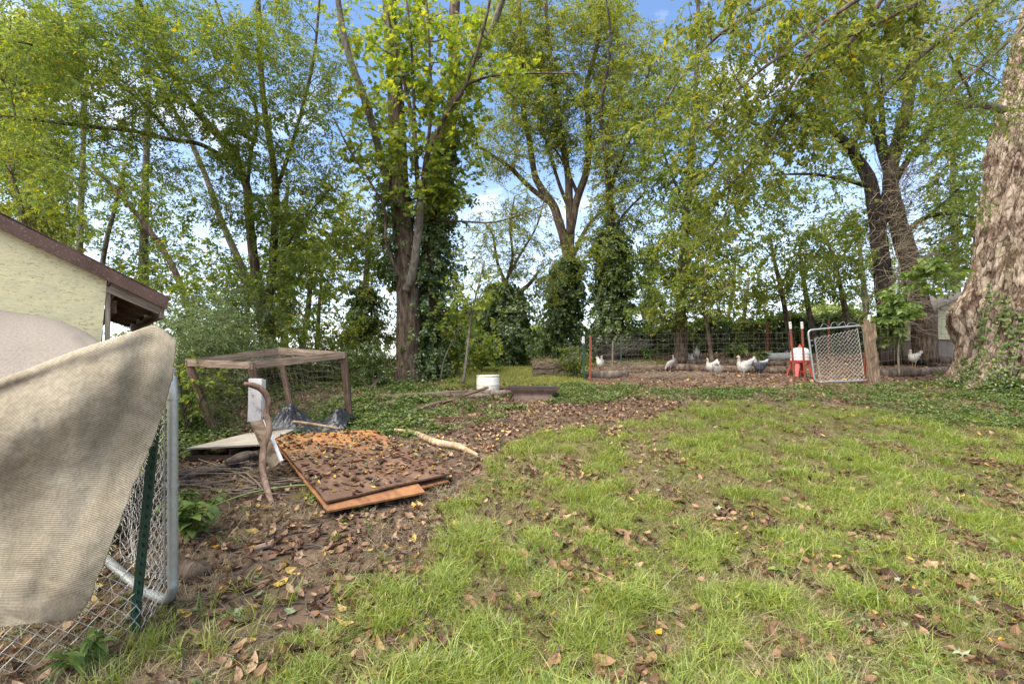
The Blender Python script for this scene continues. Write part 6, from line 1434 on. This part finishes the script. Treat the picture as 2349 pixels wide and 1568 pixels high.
c = mixc_(t, ramp(t, noise_out(t, 1.6, (1, 1, .8), 4, .6), [(0, 0, 0), (.4, .4, .4)], [.55, .68]), c, (.17, .17, .07))
c = mixc_(t, .45, c, ramp(t, g2, [(.45, .42, .4), (1, 1, 1)], [.4, .58]), 'MULTIPLY')
t.links.new(c, b.inputs['Base Color']); b.inputs['Roughness'].default_value = .9; b.inputs['Specular IOR Level'].default_value = .2; bump(t, b, f, 1.0, .05)
mb = MB(); mb.grid(Vt[:, ::-1]); mb.build('trunk', m_gi, T.o, (cx0, cy0, zb), smooth=True)
def gsurf(a, h, off=.03):
    i = int(np.argmin(abs(hh_ - h))); j = int((a % (2 * math.pi)) / (2 * math.pi) * na) % na; r_ = rad[i, j] + off
    return Vector((lx[i, j] + r_ * math.cos(a), cy0 + r_ * math.sin(a), zb + h))
T.sk.append(np.array([[cx0 + .07 * h, cy0, zb + h] for h in np.linspace(2, 9, 12)])); T.rad.append(np.full(12, .3))
# small live limb on its left side
T.limb([(2300, 252, 8.5), (2250, 240, 8.2), (2215, 243, 8.0), (2196, 237, 7.9), (2188, 228, 7.8)], .07, .03, m=M_barkg); T.limb([(2210, 243, 8), (2225, 215, 7.9), (2190, 150, 7.6), (2160, 90, 7.2)], .03, .012, m=M_bark)
# long boughs that hang over the yard from the upper right
o5 = [((2560, -260, 6.6), (2348, -60, 6.2), (2200, 60, 6.0), (2090, 150, 5.9), (2010, 240, 5.8), (1960, 330, 5.8)), ((2500, -300, 6.2), (2300, -120, 5.8), (2150, -20, 5.6), (2000, 60, 5.4), (1850, 130, 5.3), (1750, 230, 5.3)), ((2300, -250, 5.6), (2100, -80, 5.3), (1950, 10, 5.1), (1800, 120, 5.0), (1700, 200, 5.0), (1620, 300, 5.1)),
      ((2150, -200, 5.4), (1980, 60, 5.4), (1860, 200, 5.5), (1760, 330, 5.6), (1680, 420, 5.7)), ((2500, -100, 7), (2348, 60, 6.8), (2230, 170, 6.7), (2150, 240, 6.6)), ((2100, -200, 6.4), (1900, 60, 6.4), (1780, 260, 6.5), (1700, 420, 6.7), (1640, 530, 6.8)), ((2000, -200, 6.0), (1800, -20, 6.0), (1650, 80, 6.0), (1560, 180, 6.1), (1500, 280, 6.2))]
for i, l in enumerate(o5): T.limb(l, .034, .008, n=7, nz=.08, m=M_bark)
T.fill([(1990, 130, 5.6, 190, 150, .6, 44), (1830, 90, 5.3, 170, 140, .6, 42), (1740, 260, 5.4, 140, 120, .6, 34), (1640, 120, 5.2, 130, 140, .6, 34), (1900, 270, 5.8, 130, 90, .6, 24), (1690, 400, 6.0, 130, 90, .6, 26), (1620, 520, 6.6, 130, 80, .6, 18), (2120, 40, 6.1, 170, 110, .6, 34), (1540, 280, 6.2, 90, 120, .6, 16), (1780, 360, 6, 150, 70, .6, 14), (1750, -10, 5.4, 200, 50, .5, 26), (2000, -10, 5.6, 200, 50, .5, 26)], 'olive', per=9, off=.14, size=(.62, .95), droop=.12, rt=.0025, hang=.5)
T.fill([(2270, 90, 7.2, 110, 130, .6, 34), (2180, 250, 7.4, 90, 120, .6, 24), (2300, 200, 7, 60, 110, .5, 10), (2200, 420, 8, 80, 80, .6, 12)], 'small', per=12, off=.14, size=(.8, 1.2), droop=.2, rt=.0025, hang=.6)
bt_ = MB(); r = random.Random(5)
for i in range(46):
    c = P(r.uniform(2180, 2400), r.uniform(-60, 40), r.uniform(6.2, 7.2)); pts = [c]; dirn = Vector((-r.uniform(.5, 1.1), r.uniform(-.2, .2), -r.uniform(.25, .9))).normalized(); L = r.uniform(.6, 1.8)
    for s in range(6): dirn = (dirn + Vector((r.gauss(0, .12), r.gauss(0, .12), r.gauss(-.04, .1)))).normalized(); pts.append(pts[-1] + dirn * L / 6)
    bt_.tube(pts, np.linspace(.005, .0018, 7), 4, cap=False)
bt_.build('hanging_twigs', M_twigp, T.o, kind='stuff'); T.close()
# ivy on it: leaf objects, the rest as one part
iv = thing('climbing_ivy', 'green ivy climbing the giant trunk in strands', 'ivy', gsurf(3.5, .1)); r = random.Random(3); il = []
strands = [(3.22, 2.1, .1, .09), (3.36, 1.9, .1, .10), (3.50, 1.75, .1, .10), (3.62, 1.3, 0, .12), (3.85, 1.5, .2, .12), (4.05, 1.75, .2, .12), (2.95, .75, 0, .12), (3.1, .55, 0, .16), (4.2, 1.1, 0, .12)]
for a0, htop, hb, w_ in strands:
    mbp = []; 
    for k in range(int((htop - hb) * 75)):
        h = r.uniform(hb, htop); a = a0 + .12 * math.sin(h * 2.3 + a0 * 5) + r.gauss(0, w_ * .55); il.append((a, h, r.uniform(.45, .85)))
    il_ = [gsurf(a0 + .12 * math.sin(h * 2.3 + a0 * 5), h, .02) for h in np.linspace(hb, htop, 14)]; mb = MB(); mb.tube(il_, .006, 5); mb.build('stem', M_twigp, iv)
r.shuffle(il); lm = []
for i in range(5):
    mb = MB(); l = .075; hw = .036
    mb.add([(0, 0, 0), (.012, hw * .9, .002), (.035, hw, 0), (.06, hw * .45, -.006), (l, 0, -.012), (.06, -hw * .45, -.006), (.035, -hw, 0), (.012, -hw * .9, .002), (.03, 0, .006 + .002 * i)], f3=[(8, k, (k + 1) % 8) for k in range(8)]); lm.append(mb.mesh('leaf', M_cover))
rest = []
for i, (a, h, s) in enumerate(il):
    p = gsurf(a, h, .045); nrm = Vector((math.cos(a), math.sin(a), .15)); q = nrm.to_track_quat('Z', 'Y').to_matrix().to_4x4() @ Euler((r.gauss(0, .35), r.gauss(0, .35), -math.pi / 2 + r.gauss(0, .7))).to_matrix().to_4x4()
    if i < 290:
        o = bpy.data.objects.new('leaf', lm[i % 5]); COL.objects.link(o); put(o, iv, Matrix.Translation(p) @ q @ Matrix.Scale(s, 4))
    else: rest.append((tuple(p), tuple(q.to_euler()), s))
VAR['ivyleaf'] = [bpy.data.objects.new('ivyleaf_form', m) for m in lm]
scatter('foliage', 'ivyleaf', [q[0] for q in rest], [q[1] for q in rest], [q[2] for q in rest], iv, kind='stuff')
q = []
for i in range(420):
    a = r.choice((2.95, 3.6, 3.75, 4.3, 4.5)) + r.gauss(0, .12); h = abs(r.gauss(0, .2)); q.append(tuple(gsurf(a, h, r.uniform(.02, .12))))
scatter('root_ivy', 'coverdark', q, rand_rot(len(q), .6), RNG.uniform(.5, 1.1, len(q)), kind='stuff', label='dark ivy heaped over the roots of the giant trunk', category='ivy')

# --- woodland behind: individual trunks with crowns -----------------------------------
back = [  # vx base, depth, base row, top path offsets, radius, label, key
 (185, 12, [(176, 840), (180, 700), (183, 560), (188, 420), (192, 300), (200, 150)], .09, 'pale straight trunk far left above the shed roof', [(120, 500, 12, 120, 100, 1, 18), (200, 330, 12, 130, 90, 1, 16)], 'elm'),
 (230, 11.5, [(225, 840), (232, 640), (245, 550), (268, 460), (285, 380)], .07, 'thin dark trunk second from the left above the shed', [(260, 500, 11.5, 100, 90, .8, 14)], 'elm'),
 (330, 12, [(332, 860), (332, 720), (330, 600), (332, 480), (335, 360), (340, 200)], .13, 'upright trunk above the eave of the shed', [(330, 620, 12, 90, 70, .9, 20), (330, 480, 12, 110, 80, 1, 18), (380, 560, 12, 80, 80, 1, 16)], 'elm'),
 (420, 11, [(470, 860), (430, 700), (400, 620), (365, 560), (320, 500), (270, 440), (210, 380)], .085, 'diagonal trunk leaning left past the shed roof', [(260, 430, 11, 130, 60, .8, 16), (400, 650, 11, 90, 60, .8, 14)], 'elm'),
 (690, 12.5, [(690, 850), (695, 780), (705, 720), (712, 640), (720, 560)], .10, 'grey trunk right of the elm behind the pen', [(720, 600, 12.5, 90, 80, 1, 22), (700, 700, 12.5, 80, 60, .8, 10)], 'olive'),
 (725, 14, [(722, 850), (728, 780), (732, 700), (740, 620)], .08, 'thin trunk close behind the grey one', [(760, 640, 14, 80, 80, 1, 18)], 'olive'),
 (815, 12, [(800, 860), (812, 790), (828, 720), (838, 660), (842, 600), (850, 520)], .12, 'slanting ivy greened trunk left of the twin trunk', [(830, 590, 12, 80, 100, 1, 30), (860, 720, 12, 60, 50, .8, 12), (800, 480, 12, 90, 80, 1, 26)], 'olive'),
 (570, 13, [(560, 860), (565, 760), (570, 680), (580, 600)], .09, 'dark trunk seen left of the elm clump', [(530, 640, 13, 90, 80, 1, 20)], 'elm'),
 (655, 13, [(655, 850), (652, 760), (645, 690), (650, 560), (660, 420)], .11, 'ivy wrapped trunk right behind the elm', [(670, 560, 13, 80, 110, 1, 24)], 'ivy'),
 (1700, 20, [(1700, 800), (1705, 740), (1712, 680), (1718, 640)], .10, 'far thin tree beyond the hedge left of the red posts', [(1700, 680, 20, 70, 60, 1.5, 16)], 'olive'),
 (2010, 18, [(1990, 800), (1985, 700), (1975, 600), (1960, 480)], .12, 'far trunk left of the twin oak', [(1960, 560, 18, 110, 100, 1.5, 26), (2100, 640, 18, 120, 70, 1.5, 22), (1970, 690, 18, 60, 40, 1, 12)], 'elm'),
 (2200, 16, [(2200, 810), (2195, 700), (2190, 560), (2185, 400), (2190, 250)], .14, 'far trunk between the twin oak and the giant trunk', [(2180, 600, 16, 100, 60, 1.2, 26), (2200, 480, 16, 90, 100, 1.2, 26), (2220, 300, 16, 90, 110, 1.2, 26)], 'elm'),
 (1490, 20, [(1490, 815), (1492, 740), (1488, 660), (1492, 560)], .12, 'far trunk between the two ivy clad trees', [(1490, 560, 20, 90, 90, 1.5, 22), (1500, 720, 20, 60, 30, 1, 8)], 'olive'),
 (1640, 22, [(1660, 815), (1668, 740), (1680, 660), (1690, 560)], .12, 'far tree in the gap above the hens', [(1680, 600, 22, 90, 80, 1.5, 18)], 'olive'),
 (60, 9.5, [(80, 840), (70, 620), (50, 480), (20, 380)], .06, 'leafy tree at the left edge above the shed', [(40, 480, 9.5, 90, 90, .8, 24), (30, 300, 9.5, 100, 100, .8, 22)], 'olive'),
 (130, 10, [(200, 800), (160, 640), (120, 560), (60, 500)], .05, 'thin leaning tree just above the shed roof', [(120, 520, 10, 70, 50, .6, 8)], 'olive')]
for vx, d, path, r0, lb, blobs, key in back:
    T = Tree('woodland_tree', lb, ontoground(P(path[0][0], path[0][1], d)), M_barkg if d > 11 else M_bark)
    T.limb([(a, c_, d) for a, c_ in path], r0, r0 * .45, 'trunk', n=9)
    T.fill([b_[:6] + (int(b_[6] * 1.15),) for b_ in blobs], key, per=15, off=.2 + .01 * d, size=(.9, 1.4) if d < 15 else (1.4, 2.1)); 
    if 'ivy' in lb: T.ivy([(a, c_, d) for a, c_ in path[1:4]], [.2, .28, .15], 500)
    T.close()
# very far bright crowns
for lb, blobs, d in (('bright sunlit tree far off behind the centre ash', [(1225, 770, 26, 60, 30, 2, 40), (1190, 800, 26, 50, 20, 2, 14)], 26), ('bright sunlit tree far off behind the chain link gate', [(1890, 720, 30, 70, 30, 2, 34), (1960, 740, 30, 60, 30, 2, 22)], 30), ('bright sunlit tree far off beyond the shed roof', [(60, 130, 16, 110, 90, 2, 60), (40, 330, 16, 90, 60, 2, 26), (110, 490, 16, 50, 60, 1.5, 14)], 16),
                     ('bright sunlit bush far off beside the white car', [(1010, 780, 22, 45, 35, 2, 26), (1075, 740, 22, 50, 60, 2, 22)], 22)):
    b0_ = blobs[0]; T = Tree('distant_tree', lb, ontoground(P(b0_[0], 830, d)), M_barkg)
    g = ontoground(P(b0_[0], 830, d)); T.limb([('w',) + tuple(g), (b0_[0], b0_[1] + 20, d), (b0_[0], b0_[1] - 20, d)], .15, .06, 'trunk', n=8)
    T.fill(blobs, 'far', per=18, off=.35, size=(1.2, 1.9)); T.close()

# shrubs ---------------------------------------------------------------------------------
def shrub(label, vx, d, h, w, nb, key, name='shrub', cat='shrub', size=(.8, 1.2), per=12, vy=860):
    p = P(vx, vy, d); g = ontoground(p); T = Tree(name, label, g, M_twig, cat=cat); r = T.r
    for i in range(5):
        a = r.uniform(0, 6.28); tip = g + Vector((math.cos(a) * w * .5, math.sin(a) * w * .3, h * r.uniform(.6, 1))); pts = smooth_path([g, g.lerp(tip, .5) + Vector((0, 0, h * .1)), tip], 5); mb = MB(); mb.tube(pts, np.linspace(.014, .005, len(pts)), 6); mb.build('stem', M_twig, T.o); T.sk.append(np.array([tuple(q) for q in pts])); T.rad.append(np.full(len(pts), .01))
    vyc = HY - (g.z + h * .55 - CAMZ) / d * FOC; T.fill([(vx, vyc, d, w * .55 / d * FOC, h * .5 / d * FOC, w * .35, nb)], key, per=per, off=.13, size=size); T.close()
for a in [('silvery feathery shrub directly behind the tarp corner', 440, 6.9, 1.7, 1.6, 60, 'silver'), ('silvery shrub above the left corner of the pen', 520, 8.2, 1.9, 1.5, 50, 'silver'), ('green shrub between the steel pole and the pen post', 425, 6.2, .9, .9, 30, 'elm'),
          ('dark shrub inside view of the left pen post', 470, 8.0, 1.0, 1.2, 34, 'elm'), ('green shrub behind the pen, below the elm', 560, 10.5, 1.5, 1.8, 40, 'elm'), ('low green shrub left of the big twin trunk', 850, 8.8, .4, .7, 16, 'coverdark'), ('dark low shrub seen through the pen', 720, 9.2, .5, 1.3, 40, 'coverdark'),
          ('bright green shrub right of the big twin trunk', 1045, 10.5, 1.6, .9, 26, 'maple'), ('light green shrub behind the small leaning tree', 1100, 11.5, 1.0, 1.2, 30, 'maple'), ('green bush on the crest by the tilted bench', 1165, 13.8, .55, 1.0, 30, 'elm'),
          ('dark bush at the foot of the ash', 1250, 15.5, .6, 1.4, 20, 'elm'), ('dark bush right of the ash', 1330, 15.5, .6, 1.4, 18, 'elm'), ('weedy bush at the left corner of the run', 1315, 10.2, .35, .5, 16, 'elm'),
          ('green shrub far left above the eave', 350, 9.5, 2.2, 1.6, 50, 'elm'), ('tall green shrub over the pen roof', 690, 11.5, 1.6, 1.4, 22, 'elm'), ('bright green shrub wall behind the tarp corner', 470, 9.6, 1.7, 1.6, 44, 'elm'), ('bright leafy shrub behind the left half of the pen', 585, 9.2, 1.2, 1.4, 34, 'olive'), ('tall leafy shrub between the shed eave and the elm', 510, 11.8, 2.6, 1.8, 46, 'elm'),
          ('fresh green shrub in front of the grey trunk', 730, 10.4, 1.1, 1.4, 32, 'elm'), ('leafy shrub left of the slanting trunk', 770, 11.0, 1.2, 1.4, 34, 'olive'), ('pale shrub between slanting trunk and twin trunk', 850, 12.0, 1.3, 1.2, 30, 'olive')]:
    shrub(a[0], a[1], a[2], a[3], a[4], a[5], a[6], size=(.5, .9) if a[6] == 'coverdark' else (.7, 1.1))
# hedge behind the run: one long dark mass on stems
hd = Tree('hedge', 'long dark hedge closing the yard behind the poultry run', ontoground(P(1800, 812, 16.5)), M_twig, cat='hedge')
for vx in range(1350, 2400, 30):
    g = ontoground(P(vx, 815, 16.5)); tip = g + Vector((random.uniform(-.2, .2), 0, 1.0)); pts = smooth_path([g, g.lerp(tip, .5), tip], 3); hd.tw.tube(pts, .012, 5); hd.sk.append(np.array([tuple(q) for q in pts])); hd.rad.append(np.full(len(pts), .01))
n = 15000; vx = RNG.uniform(1345, 2400, n); d = 16.5 + RNG.uniform(-.5, .5, n); x = (vx - CX) / FOC * d; zg = gz(x, d)
top = 1.05 + .25 * sst(vx, 1500, 1900) + .25 * (fbm(vx / 60., vx * 0, 3, 3) - .5) * 2
z = zg + top * RNG.random(n) ** .7
hd.leaf['ivy'] = [(np.stack([x, d, z], -1), rand_rot(n, .6), RNG.uniform(.9, 1.5, n))]; hd.close()
# brushwood line at the left crest
mb = MB(); r = random.Random(2)
for i in range(260):
    g = ontoground(P(r.uniform(780, 960), 830, 14 + r.uniform(-.3, .3))); a_ = r.uniform(0, 3.1); L = r.uniform(.3, .8); mb.tube([g, g + Vector((math.cos(a_) * L / 2, 0, r.uniform(.05, .3))), g + Vector((math.cos(a_) * L, r.uniform(-.2, .2), r.uniform(0, .35)))], .008, 3, cap=False)
mb.build('brush_heap', M_twig, None, kind='stuff', label='low bank of dry brushwood left of the twin trunk', category='brush')
